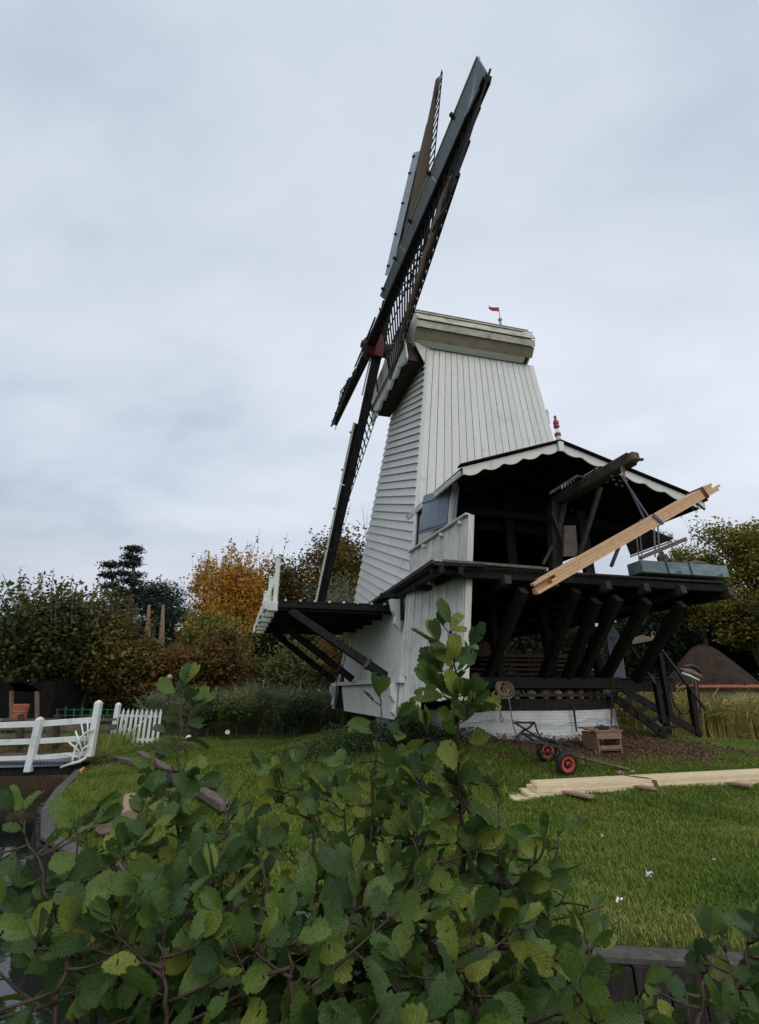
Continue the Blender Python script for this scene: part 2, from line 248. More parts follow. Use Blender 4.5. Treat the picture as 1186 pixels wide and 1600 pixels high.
# ------------------------------------------------------------------ mesh builder
class MB:
    def __init__(s): s.v = []; s.f = []
    def add(s, vs_, fs):
        n = len(s.v); s.v += [tuple(v) for v in vs_]; s.f += [tuple(i + n for i in f) for f in fs]; return s
    def hexa(s, p):            # 8 points: bottom loop 0-3, top loop 4-7
        return s.add(p, [(3, 2, 1, 0), (4, 5, 6, 7), (0, 1, 5, 4), (1, 2, 6, 5), (2, 3, 7, 6), (3, 0, 4, 7)])
    def beam(s, p, q, w, h, up=Z, w2=None, h2=None):
        p = Vector(p); q = Vector(q); d = (q - p).normalized(); up = Vector(up)
        x = d.cross(up)
        if x.length < 1e-4: x = d.cross(Vector((1, 0, 0)))
        x.normalize(); y = x.cross(d); w2 = w2 or w; h2 = h2 or h
        pts = []
        for c, ww, hh in ((p, w, h), (q, w2, h2)):
            pts += [c - x * ww / 2 - y * hh / 2, c + x * ww / 2 - y * hh / 2, c + x * ww / 2 + y * hh / 2, c - x * ww / 2 + y * hh / 2]
        return s.hexa(pts)
    def prism(s, poly, vec):
        n = len(poly); vec = Vector(vec); poly = [Vector(p) for p in poly]
        return s.add(poly + [p + vec for p in poly], [tuple(range(n))[::-1], tuple(range(n, 2 * n))] + [(i, (i + 1) % n, n + (i + 1) % n, n + i) for i in range(n)])
    def tube(s, pts, r, n=6, r2=None):
        pts = [Vector(p) for p in pts]; m = len(pts); rings = []; last = None
        for i, p in enumerate(pts):
            d = (pts[min(i + 1, m - 1)] - pts[max(i - 1, 0)]).normalized()
            if last is None: x = d.cross(Z) if abs(d.z) < .95 else d.cross(Vector((1, 0, 0)))
            else: x = last - d * last.dot(d)
            x.normalize(); last = x; y = d.cross(x)
            rr = r if r2 is None else r + (r2 - r) * i / (m - 1)
            if isinstance(r, (list, tuple)): rr = r[i]
            rings.append([p + x * rr * math.cos(2 * math.pi * k / n) + y * rr * math.sin(2 * math.pi * k / n) for k in range(n)])
        b = len(s.v); s.v += [tuple(v) for rg in rings for v in rg]
        for i in range(m - 1):
            for k in range(n):
                s.f.append((b + i * n + k, b + i * n + (k + 1) % n, b + (i + 1) * n + (k + 1) % n, b + (i + 1) * n + k))
        s.f.append(tuple(b + k for k in range(n))[::-1]); s.f.append(tuple(b + (m - 1) * n + k for k in range(n))); return s
    def lathe(s, prof, base, axis=Z, n=14):
        axis = Vector(axis).normalized(); x = axis.orthogonal().normalized(); y = axis.cross(x); base = Vector(base)
        b = len(s.v)
        for r, h in prof:
            for k in range(n):
                s.v.append(tuple(base + axis * h + x * r * math.cos(2 * math.pi * k / n) + y * r * math.sin(2 * math.pi * k / n)))
        m = len(prof)
        for i in range(m - 1):
            for k in range(n): s.f.append((b + i * n + k, b + i * n + (k + 1) % n, b + (i + 1) * n + (k + 1) % n, b + (i + 1) * n + k))
        s.f.append(tuple(b + k for k in range(n))[::-1]); s.f.append(tuple(b + (m - 1) * n + k for k in range(n))); return s
    def build(s, name, m, parent=None, smooth=False, bevel=0, label=None, kind=None):
        me = bpy.data.meshes.new(name); me.from_pydata(s.v, [], s.f); me.materials.append(M[m] if isinstance(m, str) else m)
        if smooth: me.shade_smooth()
        o = link(name, me, parent)
        if bevel:
            bv = o.modifiers.new('bevel', 'BEVEL'); bv.width = bevel; bv.segments = 1; bv.limit_method = 'ANGLE'
        if label: o['label'] = label
        if kind: o['kind'] = kind
        return o
ROOTM = {}
def link(name, me, parent=None):
    o = bpy.data.objects.new(name, me); COL.objects.link(o)
    if parent is not None:
        o.parent = parent; o.matrix_parent_inverse = ROOTM.get(parent.name, Matrix())
    return o
def tag(o, label, cat, group=None, kind=None):
    if label: o['label'] = label
    if cat: o['category'] = cat
    if group: o['group'] = group
    if kind: o['kind'] = kind
    return o
def thing(name, loc, label, cat, group=None):
    o = bpy.data.objects.new(name, None); COL.objects.link(o); o.location = loc; o.empty_display_size = .2
    ROOTM[o.name] = Matrix.Translation(-Vector(loc)); return tag(o, label, cat, group)
def copy_thing(root, offset, label, group=None):
    r = root.copy(); COL.objects.link(r); r.location = root.location + Vector(offset); r['label'] = label
    if group: r['group'] = group
    def rec(src, dst):
        for ch in [c for c in src.children]:
            c = ch.copy(); COL.objects.link(c); c.parent = dst; rec(ch, c)
    rec(root, r); return r
def np_mesh(name, V, Fq, m, parent=None, k=4):
    me = bpy.data.meshes.new(name); V = np.asarray(V, dtype=np.float32); Fq = np.asarray(Fq, dtype=np.int32)
    me.vertices.add(len(V)); me.vertices.foreach_set('co', V.ravel())
    me.loops.add(Fq.size); me.loops.foreach_set('vertex_index', Fq.ravel())
    me.polygons.add(len(Fq)); me.polygons.foreach_set('loop_start', np.arange(0, Fq.size, k, dtype=np.int32)); me.polygons.foreach_set('loop_total', np.full(len(Fq), k, dtype=np.int32))
    me.update(calc_edges=True); me.materials.append(M[m] if isinstance(m, str) else m)
    return link(name, me, parent)

# ------------------------------------------------------------------ ground height
MILL_C = OO[:2] + 3.49 * E1[:2] + .17 * E2[:2]
EDGE = np.array([(30, 3.6), (9, 3.75), (3.5, 3.9), (2.1, 3.98), (.2, 4.1), (-1.0, 4.62), (-2.7, 5.55), (-3.9, 6.5), (-5.1, 8.3), (-5.9, 10.2), (-6.9, 12.4), (-7.6, 14.2), (-9.5, 15.4), (-30, 16.5)], float)
def edge_signed(X, Y):
    """distance to the bank line, positive on the lawn side"""
    d = np.full(X.shape, 1e9); sgn = np.ones(X.shape)
    for (x0, y0), (x1, y1) in zip(EDGE[:-1], EDGE[1:]):
        vx, vy = x1 - x0, y1 - y0; L = vx * vx + vy * vy
        t = np.clip(((X - x0) * vx + (Y - y0) * vy) / L, 0, 1)
        dd = np.hypot(X - x0 - t * vx, Y - y0 - t * vy); cr_ = vx * (Y - y0) - vy * (X - x0)
        m = dd < d; d = np.where(m, dd, d); sgn = np.where(m, np.where(cr_ < 0, 1, -1), sgn)
    return d * sgn
def vnoise(X, Y, s, seed=0):
    X = X * s + seed * 17.3; Y = Y * s + seed * 9.1
    return (np.sin(X * 1.7 + 1.3 * np.sin(Y * 1.1)) + np.sin(Y * 2.1 + 1.7 * np.sin(X * .9 + 2)) + np.sin((X + Y) * 1.3 + seed)) / 3
def gz(X, Y):
    X = np.asarray(X, float); Y = np.asarray(Y, float)
    dm = np.hypot(X - MILL_C[0], Y - MILL_C[1])
    z = .58 * np.exp(-(np.clip(dm - 3.2, 0, 99) / 2.3) ** 2) + .04 * vnoise(X, Y, .5) + .02 * vnoise(X, Y, 1.9, 3)
    far = np.hypot(X - 1, Y); z = z + .12 * np.clip((far - 9) / 8, 0, 1) - .9 * np.clip((far - 19.5) / 5, 0, 1) * np.clip((far - 19.5) / 5, 0, 1) * (far < 60)
    z = z + 1.0 * np.clip((far - 26) / 8, 0, 1)
    es = edge_signed(X, Y)
    cam_side = np.clip((.9 + .1 * vnoise(X, Y, 1.0, 5) - Y) / .5, 0, 1)
    bed = -1.15 + 1.05 * cam_side * cam_side * (3 - 2 * cam_side)
    return np.where(es > 0.0, z, bed)
def gzf(x, y): return float(gz(np.array([x]), np.array([y]))[0])
def on_ground(px, py, it=12):
    z = 0.
    for _ in range(it): p = G(px, py, z); z = .5 * z + .5 * gzf(p.x, p.y)
    return G(px, py, z)
def build_ground():
    def axis(a, b, c, fine, coarse_max):
        l = list(np.arange(a, b, fine)); x = b; st = fine
        while x < c: l.append(x); st = min(st * 1.25, coarse_max); x += st
        l.append(c); return l
    xp = axis(0, 9, 400, .11, 40); xs = np.array([-x for x in xp[:0:-1]] + xp)
    ys = np.array([-400, -150, -60, -25, -10, -5, -2.5] + [y - 1.5 for y in axis(0, 20, 600, .11, 40)])
    X, Y = np.meshgrid(xs, ys); Zz = gz(X, Y)
    V = np.stack([X, Y, Zz], -1).reshape(-1, 3); ny, nx = X.shape
    i = np.arange(ny * nx).reshape(ny, nx)
    Fq = np.stack([i[:-1, :-1], i[:-1, 1:], i[1:, 1:], i[1:, :-1]], -1).reshape(-1, 4)
    m, t = mat('lawn_soil'); o = N(t, 'ShaderNodeOutputMaterial'); b = N(t, 'ShaderNodeBsdfPrincipled'); b.inputs['Roughness'].default_value = .95; b.inputs['Specular IOR Level'].default_value = .1
    t.links.new(b.outputs[0], o.inputs[0]); c = N(t, 'ShaderNodeTexCoord')
    def nz(sc, d=6):
        n = N(t, 'ShaderNodeTexNoise'); n.inputs['Scale'].default_value = sc; n.inputs['Detail'].default_value = d; n.inputs['Roughness'].default_value = .65; t.links.new(c.outputs['Object'], n.inputs['Vector']); return n
    g = rampnode(t, [(.25, (.040, .060, .012)), (.5, (.075, .10, .016)), (.75, (.13, .14, .030))]); t.links.new(nz(7).outputs[0], g.inputs[0])
    d = rampnode(t, [(.3, (.035, .024, .016)), (.5, (.085, .052, .032)), (.72, (.17, .105, .06))]); t.links.new(nz(16, 10).outputs[0], d.inputs[0])
    at_ = N(t, 'ShaderNodeAttribute', attribute_name='dirt'); mi = N(t, 'ShaderNodeMix', data_type='RGBA')
    t.links.new(at_.outputs['Fac'], mi.inputs[0]); t.links.new(g.outputs[0], mi.inputs[6]); t.links.new(d.outputs[0], mi.inputs[7])
    t.links.new(mi.outputs[2], b.inputs['Base Color'])
    bp = N(t, 'ShaderNodeBump'); bp.inputs['Strength'].default_value = .9; bp.inputs['Distance'].default_value = .05; t.links.new(nz(28, 8).outputs[0], bp.inputs['Height']); t.links.new(bp.outputs[0], b.inputs['Normal'])
    ob = np_mesh('ground', V, Fq, m); ob.data.shade_smooth()
    at2 = ob.data.attributes.new('dirt', 'FLOAT', 'POINT'); at2.data.foreach_set('value', dirt(X, Y).ravel().astype(np.float32))
    tag(ob, None, None, kind='structure')
def dirt(X, Y):
    """bare litter-strewn earth in front of the mill base"""
    w = MI @ np.stack([X - OO[0], Y - OO[1], 0 * X]).reshape(3, -1); a = w[0].reshape(X.shape); b = w[1].reshape(X.shape)
    n = .5 * vnoise(X, Y, 1.6, 2) + .3 * vnoise(X, Y, 4.1, 4)
    d1 = 1 - np.hypot((a - 4.4) / 3.6, (b - 3.5) / 1.75) + .28 * n
    under = 1 - np.hypot(a - 3.49, b - .17) / 3.7
    d2 = .8 - np.hypot((a - 8.2) / 3.2, (b - 3.2) / 1.5) + .35 * n
    q = np.clip(np.maximum(np.maximum(d1 * 3.5, under * 8), d2 * 1.6), 0, 1)
    bank = np.clip((.35 - np.abs(edge_signed(X, Y))) * 3, 0, 1); return np.maximum(q, bank)
build_ground()
def water():
    m, t = mat('canal_water'); o = N(t, 'ShaderNodeOutputMaterial'); b = N(t, 'ShaderNodeBsdfPrincipled'); t.links.new(b.outputs[0], o.inputs[0])
    b.inputs['Base Color'].default_value = (.012, .016, .012, 1); b.inputs['Roughness'].default_value = .06; b.inputs['Specular IOR Level'].default_value = .5
    c = N(t, 'ShaderNodeTexCoord'); n = N(t, 'ShaderNodeTexNoise'); n.inputs['Scale'].default_value = 2.5; n.inputs['Detail'].default_value = 4; t.links.new(c.outputs['Object'], n.inputs['Vector'])
    bp = N(t, 'ShaderNodeBump'); bp.inputs['Strength'].default_value = .25; bp.inputs['Distance'].default_value = .02; t.links.new(n.outputs[0], bp.inputs['Height']); t.links.new(bp.outputs[0], b.inputs['Normal'])
    mb = MB(); mb.add([(-29, .3, -.62), (29, .3, -.62), (29, 4.6, -.62), (3, 5.2, -.62), (-4, 9.5, -.62), (-6.5, 15.4, -.62), (-29, 16.8, -.62)], [(0, 1, 2, 3, 4, 5, 6)])
    tag(mb.build('water', m), None, None, kind='structure')
water()
# ================================================================== THE MILL
def acor(z): return 1.39 - .151 * (12.3 - z)           # front corner line of the tapering body
def bcor(z): return 1.8 + .154 * (12.3 - z)
base = thing('mill_base', W(3.49, .17, .5), 'low round whitewashed brick wall that the windmill body stands on', 'brick base')
def ring(r0, r1, z0, z1, n=72, uv=True):
    V, Fc = [], []
    for i in range(n):
        t = 2 * math.pi * i / n
        for r, z in ((r1, z0), (r1 - .05 * (z1 - z0), z1), (r0, z1)): V.append(Vector((MILL_C[0] + r * math.cos(t), MILL_C[1] + r * math.sin(t), z)))
    for i in range(n):
        j = (i + 1) % n
        for k in range(2): Fc.append((i * 3 + k, j * 3 + k, j * 3 + k + 1, i * 3 + k + 1))
    return V, Fc
mb = MB(); mb.add(*ring(2.9, 3.34, .2, 1.225))
wl = mb.build('brick_wall', 'brick', base, smooth=False)
uvl = wl.data.uv_layers.new(name='UVMap')
for pl in wl.data.polygons:
    for li in pl.loop_indices:
        v = wl.data.vertices[wl.data.loops[li].vertex_index].co
        t = math.atan2(v.y - MILL_C[1], v.x - MILL_C[0])
        if t > 0: t -= 2 * math.pi
        if pl.center.y > MILL_C[1] + 1 and t < -3.1 and pl.center.x > MILL_C[0]: t += 2 * math.pi
        uvl.data[li].uv = (t * 3.34, v.z - .5)
# cable along the wall
cab = [];
for i in range(40):
    t = R(-150 + i * 3.3); cab.append((MILL_C[0] + 3.37 * math.cos(t), MILL_C[1] + 3.37 * math.sin(t), .98 + .05 * math.sin(i * .5) + .02 * math.sin(i * 1.9)))
MB().tube(cab, .006, 5).build('wall_cable', 'chainw', base)

mill = thing('windmill', W(3.5, 0, 1.2), 'cream boarded post sawmill with four lattice sails, saw floor open on the near side', 'windmill')
# ---- roller ring under the body
mb = MB(); mb.add(*ring(2.7, 3.30, 1.23, 1.47)); mb.build('ring_beam', 'tar', mill)
V, Fc = [], []
for i in range(30):
    t = R(-175 + i * 6)
    d = Vector((math.cos(t), math.sin(t), 0)); c = Vector((*MILL_C, 1.57)) + d * 3.2
    MB().lathe([(.02, -.09), (.10, -.08), (.115, 0), (.10, .08), (.02, .09)], c, d, 10).build('roller', 'boxwood' if i % 4 else 'oldwood', mill)
mb = MB()
for i in range(36):
    t0, t1 = R(-180 + i * 5), R(-175 + i * 5)
    mb.beam((MILL_C[0] + 3.30 * math.cos(t0), MILL_C[1] + 3.30 * math.sin(t0), 1.56), (MILL_C[0] + 3.30 * math.cos(t1), MILL_C[1] + 3.30 * math.sin(t1), 1.56), .04, .06)
mb.build('roller_band', 'iron', mill)
# ---- lower frame: sill beams, deck
def mbeam(A, B, w, h, name='beam', m='tar', up=Z, parent=None, bevel=.008):
    return MB().beam(W(*A), W(*B), w, h, up).build(name, m, parent or mill, bevel=bevel)
mbeam((-.2, 3.42, 1.82), (5.15, 3.42, 1.82), .26, .24, 'sill_beam', 'tar')
mbeam((-.2, -3.4, 1.82), (5.15, -3.4, 1.82), .26, .26, 'sill_beam')
mbeam((5.1, -3.4, 1.82), (5.1, 3.5, 1.82), .24, .26, 'sill_beam')
mbeam((0.1, -3.4, 1.82), (0.1, 3.3, 1.82), .24, .26, 'sill_beam')
MB().hexa([W(a, b, z) for z in (1.74, 1.80) for a, b in ((0, -3.3), (5.0, -3.3), (5.0, 3.3), (0, 3.3))]).build('lower_deck', 'roofdark', mill)
# ---- inner hull of the tapered tower (dark behind the seams)
ins = .045
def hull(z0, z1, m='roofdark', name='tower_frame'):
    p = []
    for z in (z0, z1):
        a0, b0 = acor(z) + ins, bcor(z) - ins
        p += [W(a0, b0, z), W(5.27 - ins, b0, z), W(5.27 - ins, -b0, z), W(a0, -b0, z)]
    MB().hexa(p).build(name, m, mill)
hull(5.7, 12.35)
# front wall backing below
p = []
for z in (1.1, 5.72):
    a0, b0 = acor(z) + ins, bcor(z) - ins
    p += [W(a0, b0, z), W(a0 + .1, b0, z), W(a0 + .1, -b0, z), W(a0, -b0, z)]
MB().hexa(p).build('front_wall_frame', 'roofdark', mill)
# rear wall: open post frame with a boarded upper half
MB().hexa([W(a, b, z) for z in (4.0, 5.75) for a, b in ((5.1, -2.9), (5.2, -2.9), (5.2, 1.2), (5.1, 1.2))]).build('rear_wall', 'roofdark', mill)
# ---- front clapboards, rising away from the near corner
def clip(poly, f):
    out_ = []
    for i in range(len(poly)):
        A, B = poly[i], poly[(i + 1) % len(poly)]; fa, fb = f(A), f(B)
        if fa >= 0: out_.append(A)
        if (fa >= 0) != (fb >= 0):
            t = fa / (fa - fb); out_.append(tuple(A[k] + (B[k] - A[k]) * t for k in range(len(A))))
    return out_
def front_board(z0, pitch, slope, lo, hi, s0=-1., s1=1., name='front_board', m='cream', out0=.085, out1=.022, th=.022, gap=.0):
    """s: -1 far corner .. 1 near corner; t 0..1 across the board; z at the near corner z0, rising 'slope' to the far one"""
    P4 = [(s0, 0.), (s1, 0.), (s1, 1.), (s0, 1.)] if not s0 < .22 < s1 else [(s0, 0.), (.22, 0.), (s1, 0.), (s1, 1.), (.22, 1.), (s0, 1.)]
    zf = lambda s, t: z0 + pitch * t * (1 - gap) + slope * (1 - s) / 2
    poly = [(s, t, zf(s, t)) for s, t in P4]
    poly = clip(poly, lambda q: q[2] - lo); poly = clip(poly, lambda q: hi - q[2]) if len(poly) > 2 else poly
    if len(poly) < 3: return
    pts = []
    for s, t, z in poly:
        o = out0 + (out1 - out0) * t; zn, zf_ = zf(1, t), zf(-1, t); k_ = (s + 1) / 2
        an, af = acor(zn), acor(zf_); bn, bf = bcor(zn), -bcor(zf_)
        pts.append(W(af + (an - af) * k_ - o, bf + (bn - bf) * k_, z))
    MB().prism(pts, W(th, 0, 0) - W(0, 0, 0)).build(name, m, mill)
pitch = .27; k = 0; z = 1.7
while z < 11.6:
    lo, hi = 3.86, 12.4 + .0
    if z < 5.2 and z + 2 > 3.9:
        sm = .22
        front_board(z, pitch, 2.0, lo, hi, -1, sm - .004); front_board(z, pitch, 2.0, lo, hi, sm + .004, 1)
    else: front_board(z, pitch, 2.0 if z < 9 else 2.0 - (z - 9) * .12, lo, 13.4)
    z += pitch; k += 1
# diagonal boards below the gallery
z = -3.2
while z < 3.9:
    for zz0, l_, h_ in ((z, 1.93, 3.84), (z - .35, 1.06, 1.79)):
        front_board(zz0, .42, 5.6, l_, h_, name='diagonal_board', out0=-.018, out1=-.024, th=.014, gap=.07)
        front_board(zz0 + .42 * .93, .42 * .07, 5.6, l_, h_, name='dark_gap_strip', m='roofdark', out0=-.027, out1=-.027, th=.01)  # added dark strip in each gap, standing in for the shade of the seam
    z += .42
# corner trim boards
for sg in (1, -1):
    mbeam((acor(1.1) - .03, sg * (bcor(1.1) - .04), 1.08), (acor(3.8) - .03, sg * (bcor(3.8) - .04), 3.8), .07, .10, 'corner_board', 'cream')
zl, zh = 4.9, 12.3
mbeam((acor(zl) - .0, bcor(zl) + .0, zl), (acor(zh) - .0, bcor(zh) + .0, zh), .09, .09, 'corner_board', 'cream')
# ledge with brackets
mbeam((acor(1.86) - .10, 3.55, 1.86), (acor(1.86) - .10, -3.9, 1.86), .16, .11, 'ledge', 'cream')
for b in (3.25, -3.35):
    MB().prism([W(-.30, b - .12, 1.80), W(-.50, b - .12, 1.80), W(-.47, b - .12, 1.55), W(-.38, b - .12, 1.40), W(-.44, b - .12, 1.22), W(-.36, b - .12, 1.12)], W(0, .22, 0) - W(0, 0, 0)).build('bracket', 'cream', mill, bevel=.01)
for b in (2.75, -2.6):
    MB().prism([W(.0, b - .1, 3.72), W(-.30, b - .1, 3.72), W(-.24, b - .1, 3.45), W(-.16, b - .1, 3.32), W(-.20, b - .1, 3.15), W(-.08, b - .1, 3.0)], W(0, .2, 0) - W(0, 0, 0)).build('bracket', 'cream', mill, bevel=.01)
# ---- side boards (vertical, tapering to the top)
NB = 19
for i in range(NB):
    z0, z1 = 5.9, 12.3
    am = .6 + (5.27 - .6) * (i + .5) / 19; z0 = (6.0 + (am - .39) * .41 if am < 3.22 else 7.15 - (am - 3.22) * .30) + .12
    def A(u, z):
        return acor(z) + (5.27 - acor(z)) * u
    u0, u1 = i / NB, (i + 1) / NB; th = .028 + random.uniform(-.004, .004)
    g = .008
    pp = []
    for z in (z0, z1):
        b = bcor(z); pp += [W(A(u0, z) + g, b - .02, z), W(A(u1, z) - g, b - .02, z), W(A(u1, z) - g, b - .02 + th, z), W(A(u0, z) + g, b - .02 + th, z)]
    MB().hexa(pp).build('side_board', 'cream', mill, bevel=.004)
# far and rear tower boards
MB().hexa([W(a, b, z) for z, k_ in ((4., 0), (12.3, 0)) for a, b in ((acor(z), -bcor(z)), (5.27, -bcor(z)), (5.27, -bcor(z) + .03), (acor(z), -bcor(z) + .03))]).build('far_side_boarding', 'cream', mill)
MB().hexa([W(a, b, z) for z in (6.55, 12.3) for a, b in ((5.24, -bcor(z)), (5.275, -bcor(z)), (5.275, bcor(z)), (5.24, bcor(z)))]).build('rear_boarding', 'cream', mill)
# small hood on the rear edge
mbeam((5.35, 1.7, 10.1), (5.35, 2.1, 10.1), .08, .5, 'rear_cleat', 'cream')
# ---- cap
prof = [(1.84, 12.30), (2.02, 12.42), (2.22, 12.72), (2.30, 13.05), (2.22, 13.42), (2.02, 13.76), (1.72, 14.03), (1.32, 14.23), (.85, 14.36), (.35, 14.42), (0, 14.43)]
prof = [(b, 12.3 + (z - 12.3) * .86 if z > 12.8 else z) for b, z in prof]
CA0, CA1 = .82, float(P(838, 545, b=2.33)[0])
for sg in (1, -1):
    for i in range(len(prof) - 1):
        (b0, z0), (b1, z1) = prof[i], prof[i + 1]
        lap = .045 if i >= 2 else .0
        nb, nz_ = (z1 - z0), -(b1 - b0); L = math.hypot(nb, nz_); nb /= L; nz_ /= L
        th = .03
        q = [(b0 + nb * (th + lap), z0 + nz_ * (th + lap)), (b0 + nb * lap, z0 + nz_ * lap), (b1, z1), (b1 + nb * th, z1 + nz_ * th)]
        c0 = CA0 + (.10 if i < 1 else 0) - .0 * i; c1 = CA1 - (.25 if i < 1 else 0) + (.0 if i < 6 else -.02 * (i - 5))
        MB().hexa([W(a, sg * bb, zz_) for a in (c0, c1) for bb, zz_ in q]).build('cap_board', 'capb' if i == 1 else ('cream' if i == 0 else 'capw'), mill, bevel=.005, label='brown board under the cap overhang' if i == 1 else None)
full = [(b, z) for b, z in prof] + [(-b, z) for b, z in prof[-2::-1]]
MB().prism([W(CA0 + .05, b * .98, z - .01) for b, z in full], W(.05, 0, 0) - W(0, 0, 0)).build('cap_front', 'cream', mill)
MB().prism([W(CA1 - .1, b * .98, z - .01) for b, z in full], W(.05, 0, 0) - W(0, 0, 0)).build('cap_rear', 'capw', mill)
mbeam((CA0 - .02, 0, 14.16), (CA1, 0, 14.16), .16, .07, 'cap_ridge', 'capw')
# front hood: the cap's face leans out over the windshaft, with beard board
def hoodpt(b, z, d=0): return W(.30 + .55 * min(1, max(0, (z - 12.2) / 2.3)) - d, b, z)
MB().hexa([W(.72, b, z) for b, z in ((1.75, 11.75), (1.75, 12.45), (-1.75, 12.45), (-1.75, 11.75))] + [W(1.2, b, z) for b, z in ((1.75, 11.75), (1.75, 12.45), (-1.75, 12.45), (-1.75, 11.75))]).build('breast_beam', 'tarw', mill)
MB().prism([W(.42, 2.12, 12.12), W(.34, 2.12, 12.62), W(.34, -2.12, 12.62), W(.42, -2.12, 12.12)], W(.09, 0, .03) - W(0, 0, 0)).build('hood_board', 'capw', mill, bevel=.01)
MB().prism([W(.36, 2.20, 12.62), W(.62, 1.9, 13.3), W(.80, 1.0, 13.9), W(.80, -1.0, 13.9), W(.62, -1.9, 13.3), W(.36, -2.20, 12.62)], W(.06, 0, .02) - W(0, 0, 0)).build('hood_board', 'cream', mill, bevel=.01)
# scalloped beard board hanging below
pts = []
for i in range(61):
    s = -1 + 2 * i / 60; pts.append((2.05 * s, 11.74 - .17 * abs(math.sin(s * math.pi * 3)) - .12 * (abs(s) > .88)))
MB().prism([W(.50, 2.05, 12.15)] + [W(.56, b, z) for b, z in pts[::-1]] + [W(.50, -2.05, 12.15)], W(.045, 0, 0) - W(0, 0, 0)).build('beard_board', 'cream', mill)
MB().tube([W(.53, b, z + .01) for b, z in pts], .022, 5).build('beard_moulding', 'cream', mill)
mbeam((.44, 2.1, 12.12), (.44, -2.1, 12.12), .07, .07, 'hood_moulding', 'cream')
for b in (2.0, .7, -.7, -2.0): mbeam((.39, b, 12.1), (.33, b, 12.65), .10, .05, 'hood_cleat', 'red', up=E1)
for b, w in ((1.98, 1), (-1.98, -1)): MB().tube([W(.55, b + .10 * math.cos(t) * w, 11.55 + .10 * math.sin(t)) for t in np.linspace(-2.5, 3, 12)], .03, 6).build('beard_scroll', 'cream', mill)
MB().tube([W(.55, -1.2, 11.65), W(.55, -1.2, 11.4), W(.5, -1.25, 11.32)], .02, 6).build('brake_rope_end', 'chainw', mill)
# triangular white board at the corner under the cap, and dark throat
MB().prism([W(1.30, 1.83, 12.32), W(.84, 1.95, 12.32), W(1.02, 1.86, 12.05), W(1.22, 1.86, 11.62)], E2 * .03).build('throat_board', 'cream', mill)
MB().prism([W(.86, 1.7, 12.3), W(1.3, 1.7, 12.3), W(1.2, 1.75, 11.3)], E2 * .03).build('throat_board', 'roofdark', mill)
# flag pole
FPa = P(778.5, 480, b=.05); FPb = (FPa[0] + .02, .05, 14.15); hh = FPa[2] - 14.15; f2 = P(781, 498, b=.05)[2] - 14.15
mb = MB(); mb.lathe([(.06, 0), (.05, f2 - .1), (.085, f2 - .08), (.085, f2 - .02), (.05, f2), (.018, f2 + .03), (.014, hh)], W(*FPb), Z, 10)
fp = mb.build('flagpole', 'capw', mill, smooth=False)
FT = W(FPb[0], .05, FPa[2] - .14); mb = MB(); nx, ny = 9, 4; V = []
for side in (0, .006):
    for j in range(ny + 1):
        for i in range(nx + 1):
            u = i / nx; h = .22 * (1 - .25 * u); notch = 0
            yy = (j / ny - .5) * h; V.append(FT - e1 * (.50 * u * (1 - .16 * (1 - abs(j / ny - .5) * 2) * (u > .9))) + e2 * (.05 * math.sin(u * 7) + side) + Z * (yy - .04 * math.sin(u * 6)))
n1_ = (nx + 1) * (ny + 1); Fc = []
for j in range(ny):
    for i in range(nx):
        q = (j * (nx + 1) + i, j * (nx + 1) + i + 1, (j + 1) * (nx + 1) + i + 1, (j + 1) * (nx + 1) + i); Fc.append(q); Fc.append(tuple(n1_ + t for t in q[::-1]))
mb.add(V, Fc).build('flag', 'flag', fp)
# ---- windshaft and sails
azr, tilt, RR, PHI = R(15.0), R(8.57), 9.96, R(-104.0)
HUB = Vector((-.09, 14.19, 13.467))
n_ = Vector((math.cos(azr) * math.cos(tilt), math.sin(azr) * math.cos(tilt), -math.sin(tilt)))
u_ = Vector((-math.sin(azr), math.cos(azr), 0)); w_ = n_.cross(u_); w_ = w_ if w_.z > 0 else -w_
MB().tube([HUB - n_ * .55, HUB - n_ * .5, HUB + n_ * 2.2], [.2, .27, .27], 12).build('windshaft', 'iron', mill)
ph = MB()
for off, ang in ((-.27, PHI), (.06, PHI + math.pi / 2)):
    d = w_ * math.cos(ang) + u_ * math.sin(ang); t = -w_ * math.sin(ang) + u_ * math.cos(ang)
    for sg in (1, -1): ph.beam(HUB + n_ * off + t * .24 * sg - d * .42, HUB + n_ * off + t * .24 * sg + d * .42, .11, .36, n_)
ph.tube([HUB - n_ * .62, HUB - n_ * .45], .14, 10)
phb = ph.build('poll_end', 'red', mill, bevel=.015)
for k_ in range(4): 
    ang = PHI + k_ * math.pi / 2; d = w_ * math.cos(ang + .78) + u_ * math.sin(ang + .78)
    MB().beam(HUB + n_ * -.2 + d * .30, HUB + n_ * -.2 + d * .52, .12, .12, n_).build('wedge', 'redb' if k_ % 2 else 'red', phb)
